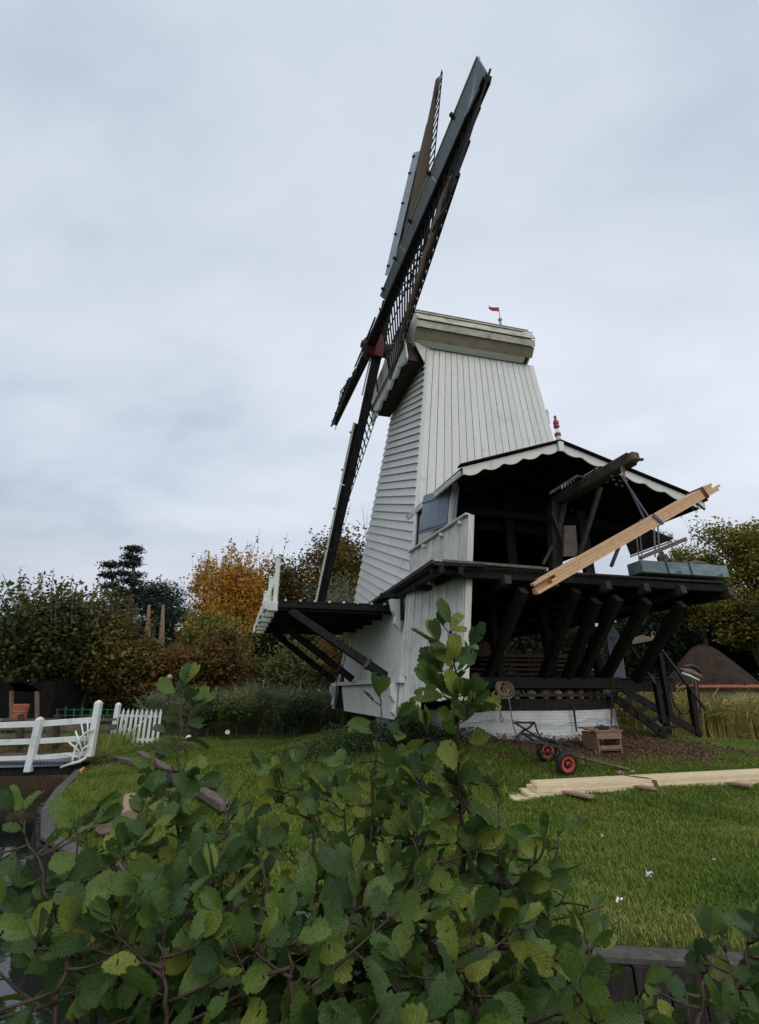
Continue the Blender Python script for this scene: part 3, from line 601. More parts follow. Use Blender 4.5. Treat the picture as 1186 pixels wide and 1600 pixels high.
def sail(k_):
    ang = PHI + k_ * math.pi / 2; off = -.27 if k_ % 2 == 0 else .06
    d = w_ * math.cos(ang) + u_ * math.sin(ang); t = -(-w_ * math.sin(ang) + u_ * math.cos(ang))   # t: trailing side
    C = HUB + n_ * off
    LWD = .34 if k_ == 1 else .30
    root = MB().beam(C - d * .05, C + d * (RR - .1), .30, .34, n_, w2=.15, h2=.16).build('sail', 'tar', mill, bevel=.01)
    def tw(r): return R(21.6 - 29.4 * min(1, max(0, (r - 1.5) / 9.3)))           # weather of the sail
    def Q(r, s, dn=0.):                    # s metres toward the trailing edge, in the twisted surface
        a = tw(r); dirv = t * math.cos(a) + n_ * math.sin(a); nrm = n_ * math.cos(a) - t * math.sin(a)
        return C + d * r + dirv * s + nrm * dn
    N_B = 26; r0, r1 = 1.9, RR - .05
    for i in range(N_B):
        r = r0 + (r1 - r0) * i / (N_B - 1)
        MB().beam(Q(r, -.42 if i % 3 == 0 else -.1), Q(r, 2.05), .035, .05, d).build('sail_bar', 'tar', root)
    for s, w in ((.66, .03), (1.33, .03), (1.98, .055)):
        mb = MB(); L = 12
        for i in range(L): 
            ra, rb = r0 + (r1 - r0) * i / L, r0 + (r1 - r0) * (i + 1) / L
            mb.beam(Q(ra, s, .03), Q(rb, s, .03), w, .03, n_)
        mb.build('sail_lath', 'tar', root)
    # leading boards, three lengths, pale blue
    cuts = [3.0, 5.3, 7.6, RR]
    for i in range(3):
        ra, rb = cuts[i] + .012, cuts[i + 1] - .012
        if k_ in (1, ) and i == 2: rb = 8.6
        mb = MB(); L = 4
        for j in range(L):
            a_, b_ = ra + (rb - ra) * j / L, ra + (rb - ra) * (j + 1) / L
            def E(r, s, dn): 
                aa = tw(r) + R(50); dirv = t * math.cos(aa) + n_ * math.sin(aa); nrm = n_ * math.cos(aa) - t * math.sin(aa)
                return C + d * r + dirv * s + nrm * dn
            mb.hexa([E(a_, -LWD, -.05), E(b_, -LWD, -.05), E(b_, -.03, -.05), E(a_, -.03, -.05), E(a_, -LWD, -.03), E(b_, -LWD, -.03), E(b_, -.03, -.03), E(a_, -.03, -.03)])
        mb.build('leading_board', 'tar' if k_ == 3 else 'sailblue', root)
        mb = MB(); mb.beam(E(ra, -LWD - .005, -.03), E(rb, -LWD - .005, -.03), .03, .07, n_).build('leading_edge_strip', 'tar' if k_ == 2 else 'creamv', root)
    for r in (3.4, 4.8, 6.2, 7.6, 8.4 if k_ == 1 else 8.9): MB().beam(E(r, -.38, -.06), E(r, -.27, -.06), .05, .06, d).build('cleat', 'tar', root)
    if k_ == 0: MB().prism([E(RR - .02, -LWD, -.05), E(RR - .02, -.03, -.05), Q(RR - .5, .16, -.1), Q(RR - .9, .0, -.1)], n_ * .03).build('tip_board', 'sailblue', root)
    if k_ == 3: MB().beam(Q(RR - .1, -.5), Q(RR - .1, .4), .1, .1, d).build('tip_board', 'white', root)
    # canvas
    def canvas(rows, name='sail_cloth'):
        V = []; L = len(rows)
        for r, s0, s1 in rows:
            for j in range(7):
                s = s0 + (s1 - s0) * j / 6; V.append(Q(r, s, -.06 - .07 * math.sin(j / 6 * math.pi) - .02 * math.sin(r * 5 + j)))
        Fc = [(i * 7 + j, i * 7 + j + 1, (i + 1) * 7 + j + 1, (i + 1) * 7 + j) for i in range(L - 1) for j in range(6)]
        o = MB().add(V, Fc).build(name, 'cloth', root, smooth=True); sm = o.modifiers.new('s', 'SOLIDIFY'); sm.thickness = .012
    if k_ == 1: canvas([(2.4, .1, .3)] + [(r, -.02, min(1.78, .35 + (r - 2.4) * .6)) for r in np.linspace(3.0, 8.6, 14)] + [(9.1, .25, 1.68), (9.5, .8, 1.74), (9.9, 1.5, 1.85)])
    if k_ == 0: canvas([(4.4, 1.90, 1.99)] + [(r, 1.95 - .15 * (r - 4.4), 2.0) for r in np.linspace(5.0, 8.9, 9)] + [(9.3, 1.4, 2.0)])
    if k_ == 2:                       # rolled canvas hanging on the bars
        pts_ = [Q(r, .18 + .25 * math.sin(r * 1.3), -.12 - .06 * math.sin(r * 3)) for r in np.linspace(2.6, 9.7, 26)]
        MB().tube(pts_, [.05 + .04 * abs(math.sin(i * 1.7)) for i in range(26)], 7).build('rolled_sail_cloth', 'cloth', root, smooth=True)
    if k_ in (0, 2):
        MB().tube([Q(9.3 if k_ == 0 else 6.8, 2.0), Q(9.2 if k_ == 0 else 6.8, 2.25, -.1), Q(8.95 if k_ == 0 else 6.4, 2.27, -.12), Q(9.0 if k_ == 0 else 6.3, 2.1, -.1)], .025, 5).build('sail_line', 'iron', root)
    if k_ == 3: MB().beam(Q(5.4, .2), Q(5.4, 2.3, .05), .04, .07, d).build('sail_pointer', 'tar', root)
    MB().beam(C + d * .45 - n_ * .22, C + d * 1.9 - n_ * .22, .09, .05, n_).build('stock_clamp', 'creamv' if k_ == 3 else 'tar', root)
    return root
for k_ in range(4): sail(k_)

# ================================================================== SAW FLOOR SIDE BAY
ST = 4.0; BE = 5.2
def aw(z): return .37 + .108 * (z - 1.46)             # near end of the wing wall
def wingpt(s, z, o=0.):                               # s 0 at the tower corner .. 1 at the near end
    a0, b0 = acor(z) - .02, bcor(z); a1, b1 = aw(z), 5.0
    return W(a0 + (a1 - a0) * s - o, b0 + (b1 - b0) * s, z)
NW = 14
for i in range(NW):
    s0, s1 = i / NW + .003, (i + 1) / NW - .003
    zb = 1.30 + .16 * (i > 4) + .02 * (i % 3); zt = 4.88 + .27 * (i + .5) / NW
    th = .03 + .018 * (i % 2)
    MB().hexa([wingpt(s0, zb, 0), wingpt(s1, zb, 0), wingpt(s1, zb, th), wingpt(s0, zb, th), wingpt(s0, zt, 0), wingpt(s1, zt, 0), wingpt(s1, zt, th), wingpt(s0, zt, th)]).build('wing_board', 'creamv', mill, bevel=.004)
    MB().beam(wingpt(i / NW, zb + .03, .035), wingpt(i / NW, zt - .03, .035), .028, .03, E2).build('wing_batten', 'creamv', mill)
MB().hexa([wingpt(s, z, -o) for z in (1.5, 4.8) for s, o in ((.02, .10), (.98, .10), (.98, .14), (.02, .14))]).build('wing_wall_frame', 'roofdark', mill)
MB().beam(wingpt(-.02, 4.90, .06), wingpt(1.03, 5.20, .06), .13, .05, Z).build('wing_handrail', 'creamv', mill, bevel=.008)
for s in (.3, .62, .93): MB().beam(wingpt(s, 4.80 + .28 * s, .0), wingpt(s, 4.80 + .28 * s, .14), .07, .07).build('handrail_bracket', 'creamv', mill)
MB().beam(wingpt(1.01, 1.35, -.04), wingpt(1.01, 5.2, -.04), .06, .14, E1).build('wing_end_board', 'creamv', mill, bevel=.006)
# recessed upper wall beside the shutter, posts
for i in range(7):
    s0, s1 = i * .07, i * .07 + .066
    MB().hexa([wingpt(s, z, -o) for z in (4.85, 5.98) for s, o in ((s0, .12), (s1, .12), (s1, .15), (s0, .15))]).build('upper_wing_board', 'creamv', mill)
MB().beam(PW(703, 828, b=4.1), PW(710, 752, b=4.1), .13, .13, E1).build('window_post', 'creamv', mill, bevel=.008)
MB().beam(PW(709, 824, b=4.25), PW(715, 760, b=4.25), .07, .05, E1).build('window_stop', 'bluegrey', mill)
# blue-grey shutter swung open on its post
sA, sB = P(700, 821, b=4.05), P(703.5, 762, b=4.05)
tl, bl = P(663.5, 775, b=3.55), P(655, 835, b=3.55)
q = [W(*bl), W(*sA), W(*sB), W(*tl)]
nsh = (q[1] - q[0]).cross(q[3] - q[0]).normalized(); nsh = nsh if nsh.y < 0 else -nsh
def shp(u, v): return q[0].lerp(q[1], u).lerp(q[3].lerp(q[2], u), v)
shut = MB().prism([shp(0, 0), shp(1, 0), shp(1, 1), shp(0, 1)], nsh * .02).build('shutter', 'bluegrey', mill, label='blue-grey plank shutter swung open')
for i in range(3):
    u0, u1 = i / 3 + .006, (i + 1) / 3 - .006; MB().prism([shp(u0, 0), shp(u1, 0), shp(u1, 1), shp(u0, 1)], nsh * .035).build('shutter_board', 'bluegrey', shut)
for v in (.05, .78): MB().prism([shp(.0, v), shp(1, v), shp(1, v + .19), shp(0, v + .19)], nsh * .06).build('shutter_ledge', 'bluegrey', shut, bevel=.004)
# ---- roof over the bay
PK = (3.22, 5.0, 7.20); EL = (.67, 5.0, 6.26); ER = (7.12, 5.0, 6.03)
for nm, (ea, _, ez), bk, bk2 in (('l', EL, 2.2, 1.9), ('r', ER, -5.0, -5.0)):
    # planks run from ridge to eave; thin dark slab with separate boards seen at the edge
    NS = 12 if nm == 'l' else 26
    for i in range(NS):
        b0, b1 = 5.0 + (bk - 5.0) * i / NS, 5.0 + (bk - 5.0) * (i + 1) / NS - .008 * (1 if bk < 5 else -1)
        eo = (ea - .28 * (5 - b0) / 2.6, ez - .16 * (5 - b0) / 2.6) if nm == 'l' else (ea, ez)
        eo2 = (ea - .28 * (5 - b1) / 2.6, ez - .16 * (5 - b1) / 2.6) if nm == 'l' else (ea, ez)
        MB().hexa([W(3.22, b0, 7.20), W(3.22, b1, 7.20), W(eo2[0], b1, eo2[1]), W(eo[0], b0, eo[1]), W(3.22, b0, 7.25), W(3.22, b1, 7.25), W(eo2[0], b1, eo2[1] + .05), W(eo[0], b0, eo[1] + .05)]).build('roof_board', 'roofdark', mill)
mbeam((.67, 5.0, 6.19), (.36, 2.35, 6.03), .05, .14, 'eave_board', 'creamv')
mbeam((7.10, 5.0, 5.98), (7.10, -5.0, 5.98), .04, .09, 'eave_board', 'tar')
mbeam((3.22, 5.02, 7.27), (3.22, 2.6, 7.27), .14, .05, 'roof_ridge', 'tar')
for (ea, _, ez) in (EL, ER):   # dark verge strip lying on the bargeboards
    mbeam((3.22, 5.07, 7.28), (ea + (.06 if ea > 3 else -.08), 5.07, ez + .06), .20, .035, 'verge_strip', 'tar')
for (ea, _, ez), ns in ((EL, 5), (ER, 7)):
    pts = []; K = 16 * ns
    for i in range(K + 1):
        t = i / K; ph_ = (t * ns) % 1.0; w = .19 - .11 * abs(math.sin(math.pi * t * ns)) ** .55 if True else 0
        w = .14 + .10 * math.sin(math.pi * ph_) ** .8 if 0 < ph_ < 1 else .14
        w += .03 if ph_ < .04 or ph_ > .96 else 0
        pts.append(W(3.22 + (ea - 3.22) * t, 5.06, 7.235 + (ez + .02 - 7.235) * t - w))
    top = [W(ea, 5.06, ez + .02), W(3.22, 5.06, 7.235)]
    mb = MB(); tp = [W(3.22 + (ea - 3.22) * i / K, 5.06, 7.235 + (ez + .02 - 7.235) * i / K) for i in range(K + 1)]
    off = E2 * .03; off = Vector(off); V = []
    for i in range(K + 1): V += [tp[i], pts[i], tp[i] + off, pts[i] + off]
    Fc = []
    for i in range(K):
        a, b = i * 4, i * 4 + 4
        Fc += [(a, a + 1, b + 1, b), (a + 2, b + 2, b + 3, a + 3), (a + 1, a + 3, b + 3, b + 1)]
    mb.add(V, Fc).build('scalloped_bargeboard', 'cream', mill)
MB().prism([W(3.14, 5.10, 7.30), W(3.30, 5.10, 7.30), W(3.29, 5.10, 6.98), W(3.15, 5.10, 6.98)], E2 * .05).build('apex_block', 'white', mill, bevel=.006)
# turned red and white finial
FB = W(3.22, 5.08, 7.30)
fin = MB().lathe([(.075, 0), (.055, .10), (.05, .12)], FB, Z, 8).build('finial', 'white', mill)
MB().lathe([(.04, .12), (.075, .13), (.075, .19), (.04, .20)], FB, Z, 12).build('finial_disc', 'redb', fin)
for k_ in range(4):
    c = Vector((.035 * math.cos(k_ * 1.571 + .4), .035 * math.sin(k_ * 1.571 + .4), 0)); MB().tube([FB + c + Z * .20, FB + c + Z * .35], .012, 6).build('finial_pillar', 'white', fin)
MB().lathe([(.05, .35), (.07, .36), (.07, .39), (.045, .40), (.065, .44), (.07, .49), (.055, .54), (.028, .59), (.022, .61), (.035, .63), (.035, .66), (.02, .69), (.005, .70)], FB, Z, 14).build('finial_bulb', 'redb', fin, smooth=True)
# underside ridge purlin, rafters, tie beams, inner posts
for b in (4.6, 3.4, 2.2, 1.0):
    mbeam((3.22, b, 7.12), (.75, b, 6.22), .09, .12, 'rafter', 'tar'); mbeam((3.22, b, 7.12), (7.0, b, 5.98), .09, .12, 'rafter', 'tar')
mbeam((.9, 3.2, 4), (.9, 3.2, 6.2), .2, .2, 'post'); mbeam((5.2, 3.0, 4), (5.2, 3.0, 6.4), .24, .24, 'post', 'tarw'); mbeam((5.2, -2.9, 1.7), (5.2, -2.9, 6.0), .24, .24, 'post')
mbeam((3.0, 2.9, 4), (3.0, 2.9, 6.9), .24, .24, 'post'); mbeam((.9, 3.0, 6.1), (6.9, 3.0, 6.05), .2, .2, 'tie_beam')
mbeam((1.2, .0, 1.7), (1.2, .0, 5.7), .3, .3, 'post'); mbeam((3.4, -.2, 1.7), (3.4, -.2, 5.7), .5, .5, 'king_post')
mbeam((.3, -2.9, 3.9), (6.8, -2.9, 3.9), .25, .25, 'floor_beam'); mbeam((.3, 0.2, 3.82), (6.8, .2, 3.82), .25, .25, 'floor_beam'); mbeam((.3, 2.9, 3.82), (6.8, 2.9, 3.82), .25, .25, 'floor_beam')
# ---- crane: slewing beam with braces and treadle arm
CT = P(988, 716, b=6.5); CM = P(866, 786, b=3.9)
crn = MB().beam(W(*CM), W(*CT), .26, .27, Z).build('crane_beam', 'tarw', mill, bevel=.03)
dcr = (W(*CT) - W(*CM)).normalized()
MB().beam(W(*CT) - dcr * .04, W(*CT) + dcr * .12, .21, .22).build('crane_tip', 'oldwood', crn, bevel=.04)
MB().beam(W(*CT) + Z * -.02 + e1 * .08, W(*CT) + Z * -.0 + e1 * .26, .05, .05).build('crane_pin', 'iron', crn)
MB().beam(W(*CT) - dcr * .95, W(*CT) - dcr * .88, .30, .31).build('crane_band', 'rust', crn)
MB().beam(PW(866, 786, b=4.0), PW(868, 900, b=4.1), .26, .26, E1).build('crane_post', 'tarw', mill, bevel=.02)
for (x0, y0, bb0, x1, y1, bb1, w) in ((938, 762, 4.9, 905, 868, 4.6, .09), (886, 765, 4.2, 872, 830, 4.2, .12), (862, 800, 4.2, 885, 862, 4.3, .08), (870, 840, 4.1, 848, 882, 4.2, .06), (968, 852, 4.9, 955, 885, 4.9, .06)):
    MB().beam(PW(x0, y0, b=bb0), PW(x1, y1, b=bb1), w, w, E1).build('crane_brace', 'tarw', mill)
MB().prism([PW(879, 870, b=4.5), PW(901, 870, b=4.5), PW(897, 822, b=4.5), PW(880, 822, b=4.5)], E2 * .06).build('guard_board', 'greywood', mill)
MB().beam(PW(858, 772, b=4.9), PW(902, 744, b=5.1), .10, .06).build('treadle_bar', 'tarw', mill); MB().beam(PW(902, 744, b=5.1), PW(925, 748, b=5.2), .05, .04).build('treadle_bar', 'tarw', mill)
for i in range(5): MB().beam(PW(878 + i * 4.5, 764 - i * 2.8, b=5.05), PW(878 + i * 4.5, 758 - i * 2.8, b=5.05), .02, .03, E1).build('treadle_peg', 'chainw', mill)
MB().tube([PW(912, 744, b=5.1), PW(938, 728, b=5.3)], .012, 5).build('crane_rod', 'chainw', mill)
for i, (x, y) in enumerate(((958, 750), (963, 758), (968, 752), (972, 760), (977, 751), (956, 745))):
    MB().lathe([(.01, -.03), (.035, 0), (.01, .05)], PW(x, y, b=6.2), Z if i % 2 else E1, 7).build('crane_hook', 'chainw' if i == 4 else 'iron', mill)
# ---- saw-floor stage
NFL = 17
for i in range(NFL):
    a0, a1 = .35 + i * (7.0 - .35) / NFL, .35 + (i + 1) * (7.0 - .35) / NFL - .012
    MB().hexa([W(a, b, z) for z in (3.955, 4.005 + .006 * (i % 3)) for a, b in ((a0, -5.0), (a1, -5.0), (a1, BE - .05 - .03 * (i % 2)), (a0, BE - .05 - .03 * (i % 2)))]).build('floor_plank', 'tar', mill)
mbeam((.3, BE - .05, 3.86), (7.0, BE - .05, 3.86), .10, .17, 'edge_beam', 'tar'); mbeam((.3, BE + .02, 3.985), (6.9, BE + .02, 3.985), .06, .05, 'edge_strip', 'tarw')
mbeam((.3, -4.9, 3.86), (7.0, -4.9, 3.86), .10, .17, 'edge_beam', 'tar'); mbeam((6.95, -4.9, 3.86), (6.95, 5.1, 3.86), .10, .17, 'edge_beam', 'tar')
for x, y in ((792, 893), (866, 897), (950, 912), (1010, 916), (1066, 915), (1140, 918)):
    a, b, z = P(x, y, b=BE + .12)
    MB().beam(W(a, -4.8, 3.72), W(a, BE - .06, 3.72), .15, .20).build('joist', 'tar', mill)
    MB().beam(W(a, BE - .06, 3.72), W(a, BE + .14, 3.75), .15, .19).build('joist_end', 'tarw', mill, bevel=.01)
for x1, y1, x2, y2 in [(815, 929, 761, 1060), (897, 929, 847, 1064), (929, 945, 884, 1064), (962, 941, 905, 1064), (1007, 945, 946, 1058), (1062, 950, 993, 1064)]:
    A_ = W(*P(x1, y1, b=5.05)); B_ = W(*P(x2, y2, b=3.35)); d = (A_ - B_).normalized()
    MB().beam(B_, A_ + d * .12, .17, .22, E1 if False else E2).build('strut', 'tar', mill, bevel=.01)
# underfloor: braces and machinery in the gloom
for a in (.8, 2.2, 3.6, 4.9): mbeam((a, 3.2, 1.9), (a, 3.0, 3.8), .18, .18, 'post')
for a in (1.5, 4.4): mbeam((a, -3.2, 1.9), (a, -3.0, 3.8), .2, .2, 'post')
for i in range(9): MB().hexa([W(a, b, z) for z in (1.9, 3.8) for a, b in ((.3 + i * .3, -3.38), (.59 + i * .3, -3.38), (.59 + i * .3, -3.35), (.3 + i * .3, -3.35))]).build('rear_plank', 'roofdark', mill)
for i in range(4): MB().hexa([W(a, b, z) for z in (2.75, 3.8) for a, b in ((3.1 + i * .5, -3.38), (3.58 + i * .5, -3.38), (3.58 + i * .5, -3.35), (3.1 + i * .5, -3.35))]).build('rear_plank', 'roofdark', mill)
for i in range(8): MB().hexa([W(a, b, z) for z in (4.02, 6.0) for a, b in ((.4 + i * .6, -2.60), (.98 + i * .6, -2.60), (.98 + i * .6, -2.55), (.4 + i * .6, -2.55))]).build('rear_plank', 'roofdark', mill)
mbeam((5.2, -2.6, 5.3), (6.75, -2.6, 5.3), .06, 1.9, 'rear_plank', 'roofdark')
# a cart of drive timbers seen under the floor
MB().prism([W(1.75, 2.0, 2.45), W(2.75, 2.0, 2.45), W(2.25, 2.0, 2.85)], E2 * .5).build('hopper', 'oldwood', mill)
# left black rail of the stage
mbeam((.0, 5.3, 4.06), (2.3, 5.3, 4.03), .05, .06, 'stage_rail', 'greywood')
# ---- walkway round the corner (front of the wing wall)
wk = [PW(588, 946, z=4.0), PW(699, 876, z=4.06), PW(745, 884, z=4.02)]
wa, wb = Vector(W(-.10, .25, 3.97)), Vector(W(-.20, 5.35, 3.97))
for i, off in enumerate((.10, .33, .56)):
    MB().beam(wa + e1 * off, wb + e1 * off, .215, .045).build('walkway_plank', 'tarw' if i < 1 else 'tar', mill, bevel=.005)
MB().beam(wa + e1 * -.03 + Z * .05, wb + e1 * -.03 + Z * .05, .05, .09).build('walkway_kerb', 'tarw', mill, bevel=.008)
MB().beam(wa + e1 * .15 - Z * .10, wb + e1 * .15 - Z * .10, .10, .13).build('walkway_bearer', 'tar', mill)
MB().beam(wa + e1 * .55 - Z * .10, wb + e1 * .55 - Z * .10, .10, .13).build('walkway_bearer', 'tar', mill)
mbeam((-.25, 5.28, 4.0), (.9, 5.28, 4.0), .12, .07, 'walkway_nosing', 'tar'); mbeam((-.2, 5.15, 3.88), (.8, 5.15, 3.88), .12, .10, 'walkway_nosing', 'tar')
mbeam((-.1, 3.9, 3.80), (.9, 3.9, 3.80), .12, .12, 'walkway_bearer')
# ---- front gallery (porch) on struts
PZ = 3.70
for i in range(15):
    a0 = -2.86 + i * .205; MB().hexa([W(a, b, z) for z in (PZ, PZ + .045) for a, b in ((a0, -3.3), (a0 + .195, -3.3), (a0 + .195, 1.95 + .02 * (i % 2)), (a0, 1.95 + .02 * (i % 2)))]).build('gallery_plank', 'tar', mill)
for i in range(8):
    a0 = -2.7 + i * .36; MB().beam(W(a0, 1.86, PZ + .03), W(a0, 2.04, PZ + .03), .05, .05).build('gallery_peg', 'creamv', mill)
for i, b in enumerate((1.85, .75, -.3, -1.35, -2.3, -3.2)):
    MB().beam(W(-2.86, b, PZ - .11), W(.15, b, PZ - .11), .14, .18).build('gallery_joist', 'tar', mill)
    j = MB().beam(W(-3.14, b, PZ - .11), W(-2.862, b, PZ - .11), .18, .24).build('gallery_joist_end', 'cream', mill, bevel=.015)
    MB().beam(W(-3.17 - .04 * (i % 2), b - .3, PZ - .12), W(-3.17 - .04 * (i % 2), b + .34, PZ - .12), .07, .24).build('gallery_end_board', 'cream', mill, bevel=.02)
mbeam((-2.86, 1.96, PZ - .08), (.3, 1.96, PZ - .08), .05, .13, 'gallery_edge', 'tar')
PR = W(-2.93, 1.75, PZ)
for b, top in ((1.75, 1.15), (-.7, 1.15), (-3.1, 1.15)):
    pb = W(-2.93, b, PZ - .05); MB().beam(pb, pb + Z * (top + .05), .10, .11).build('gallery_post', 'cream', mill, bevel=.01)
    MB().lathe([(.085, 0), (.085, .03), (.0, .07)], pb + Z * (top + .06), Z, 4).build('gallery_post_cap', 'cream', mill)
    MB().beam(pb - e1 * .28 + Z * .0, pb + Z * .82, .09, .05, E2).build('gallery_post_brace', 'cream', mill, bevel=.006)
for h in (.45, .80): mbeam((-2.88, 1.8, PZ + h), (-2.88, -3.2, PZ + h), .03, .09, 'gallery_rail', 'creamv')
mbeam((-2.95, 1.8, PZ + .03), (-2.95, -3.2, PZ + .03), .05, .2, 'gallery_kick_board', 'cream')
for (x0, y0, x1, y1, bb, w) in ((462, 952, 614, 1062, 2.45, .16), (470, 985, 562, 1064, -.4, .13), (440, 990, 531, 1055, -2.7, .16)):
    A_ = P(x0, y0, z=PZ - .2) ; A_ = W(A_[0] if abs(A_[0]) < 4 else -2.6, min(1.9, A_[1]) if bb > 0 else bb, PZ - .2)
    A_ = W(-2.55, {2.45: 1.85, -.4: -.6, -2.7: -3.1}[bb], PZ - .2); B_ = W(-.42, {2.45: 2.85, -.4: -.4, -2.7: -3.0}[bb], 1.95)
    st_ = MB().beam(B_, A_, .18, .17, E2).build('gallery_strut', 'tar', mill, bevel=.01)
    d = (B_ - A_).normalized(); MB().beam(B_ - d * .55, B_ - d * .47, .23, .22, E2).build('strut_band', 'iron', st_)
mbeam((-.35, 2.2, 3.9), (.25, 2.9, 3.9), .1, .14, 'corner_bracket'); mbeam((-.05, 2.95, 3.85), (-.05, 2.95, 3.2), .09, .09, 'corner_bracket')
# ---- stairs and landing at the tail
def tb(x0, y0, b0, x1, y1, b1, w, h, name, m='tarw', up=Z): return MB().beam(PW(x0, y0, b=b0), PW(x1, y1, b=b1), w, h, up).build(name, m, mill, bevel=.006)
tb(962, 1070, 2.0, 1096, 1148, 2.0, .06, .20, 'stair_stringer', 'tar'); tb(956, 1087, 3.0, 1042, 1150, 3.0, .06, .20, 'stair_stringer', 'tar')
tb(1025, 1068, 3.0, 1036, 1130, 3.0, .13, .13, 'stair_post', 'tar', E1); tb(1078, 1072, 2.0, 1089, 1148, 2.0, .14, .14, 'stair_post', 'tar', E1); tb(1030, 1020, 2.2, 1047, 1120, 2.2, .13, .13, 'stair_post', 'tar', E1)
tb(982, 1005, 3.0, 1003, 1034, 3.0, .05, .07, 'stair_handrail'); tb(1011, 1049, 3.0, 1034, 1083, 3.0, .05, .07, 'stair_handrail'); tb(1033, 1014, 2.2, 1102, 1108, 2.0, .06, .08, 'stair_handrail')
tb(1030, 1118, 3.0, 1042, 1150, 3.0, .03, .05, 'stair_handrail')
for i in range(5):
    A_ = PW(962 + i * 26, 1072 + i * 15.5, b=2.0); B_ = PW(958 + i * 17, 1090 + i * 12.5, b=3.0); MB().beam(A_, B_, .2, .035).build('stair_tread', 'tar', mill)
MB().hexa([W(a, b, z) for z in (1.62, 1.98) for a, b in ((5.2, 1.1), (8.55, 1.1), (8.55, 1.7), (5.2, 1.7))]).build('landing_box', 'tar', mill)
MB().beam(W(5.2, 1.72, 2.0), W(8.5, 1.72, 2.0), .08, .03).build('landing_rim', 'tarw', mill)
for a in (6.2, 8.3): mbeam((a, 1.4, .2), (a, 1.4, 1.7), .13, .13, 'landing_post')
# tall grey hatch board
MB().prism([PW(946, 992, b=2.4), PW(954, 973, b=2.4), PW(968, 996, b=2.4), PW(976, 1060, b=2.4), PW(955, 1058, b=2.4)], E2 * .05).build('hatch_board', 'bluegrey', mill)
tb(953, 996, 2.5, 969, 996, 2.5, .02, .03, 'hatch_ledge', 'bluegrey'); tb(958, 996, 2.5, 968, 1040, 2.5, .02, .03, 'hatch_ledge', 'bluegrey')
# second small canopy at the tail
cv = [W(*P(1051, 843, a=7.6)), W(*P(1010, 826, a=6.6)), W(*P(975, 842, a=5.4)), W(*P(985, 868, a=5.6))]
MB().prism(cv, Z * .05).build('tail_canopy', 'roofdark', mill)
tb(1000, 872, 1.8, 1072, 842, 1.8, .08, .12, 'tail_pole', 'greywood'); tb(985, 870, 1.2, 1050, 846, 1.2, .05, .05, 'tail_pole', 'greywood')
tb(1033, 862, 3.5, 1033, 890, 3.5, .10, .10, 'tail_post', 'tarw')
# ================================================================== LOOSE THINGS ABOUT THE MILL
# ---- planks hanging in a sling from the crane
A0, A1 = W(*P(830, 922, b=6.15)), W(*P(1110, 763, b=6.15))
ax = (A1 - A0).normalized(); sx = Vector(E2); up = ax.cross(sx); up = up if up.z > 0 else -up; sx = up.cross(ax)
tb_ = thing('plank_bundle', A0.lerp(A1, .6), 'long fresh pine planks hanging aslant in a violet sling from the crane beam', 'planks')
LN = (A1 - A0).length; k = 0
for r_ in range(4):
    for c_ in range(3):
        w, h = .105, .052; o = sx * (c_ - 1) * (w + .004) + up * ((r_ - 1.5) * (h + .004)); j0 = [0, .22, .1, .38, .05, .3, .5, .12, .25, .0, .45, .3][k]; j1 = [.0, .12, .05, -.1, .1, .02, .16, .0, .06, .1, .14, .0][k]
        MB().beam(A0 + ax * j0 + o, A1 - ax * j1 + o, w, h, up).build('plank', 'pine', tb_, bevel=.003); k += 1
sl = thing('lifting_sling', W(*CT) + Z * -.3, 'violet textile sling running from the crane hook down around the hanging planks', 'sling')
top = W(*P(975, 748, b=6.35)); mid = A0.lerp(A1, .615)
for s_ in (.05, -.05):
    MB().beam(top + ax * s_ * .3, mid + up * .13 + sx * s_ * 1.2, .05, .012, E2).build('sling_leg', 'strap', sl)
for s_, a_ in ((1, sx), (-1, sx)): MB().beam(mid + a_ * s_ * .18 + up * .13, mid + a_ * s_ * .18 - up * .13 + ax * .10, .012, .07, ax).build('sling_side', 'strap', sl)
MB().beam(mid + sx * .18 - up * .13 + ax * .1, mid - sx * .18 - up * .13 + ax * .1, .07, .012, up).build('sling_bottom', 'strap', sl)
for i in range(4): MB().tube([top + Vector((.03 * math.cos(t), .0, .06 * math.sin(t))) + Z * (.05 + i * .06) + e1 * (.02 * (i % 2)) for t in np.linspace(0, 6.2, 9)], .012, 5).build('sling_shackle', 'rope' if i > 1 else 'chainw', sl)
bd = thing('binding_strap', A1 - ax * .35, 'dark red strap with dangling buckle bound round the upper end of the hanging planks', 'strap')
for q in (0, .07):
    c = A1 - ax * (.42 + q * .9); a, b = .17, .125
    MB().tube([c + sx * a * x_ + up * b * y_ for x_, y_ in ((-1, -1), (1, -1), (1, 1), (-1, 1), (-1, -1))], .017, 5).build('strap_band', 'red', bd)
MB().beam(A1 - ax * .42 + sx * .17 - up * .1, A1 - ax * .30 + sx * .17 - up * .36, .05, .02, E2).build('strap_tail', 'iron', bd)
c = A1 - ax * .52 + sx * .17 - up * .20; MB().tube([c + Vector((.07 * math.cos(t), 0, .09 * math.sin(t))) for t in np.linspace(1.9, 7.6, 12)], .011, 5).build('strap_loop', 'rope', bd)
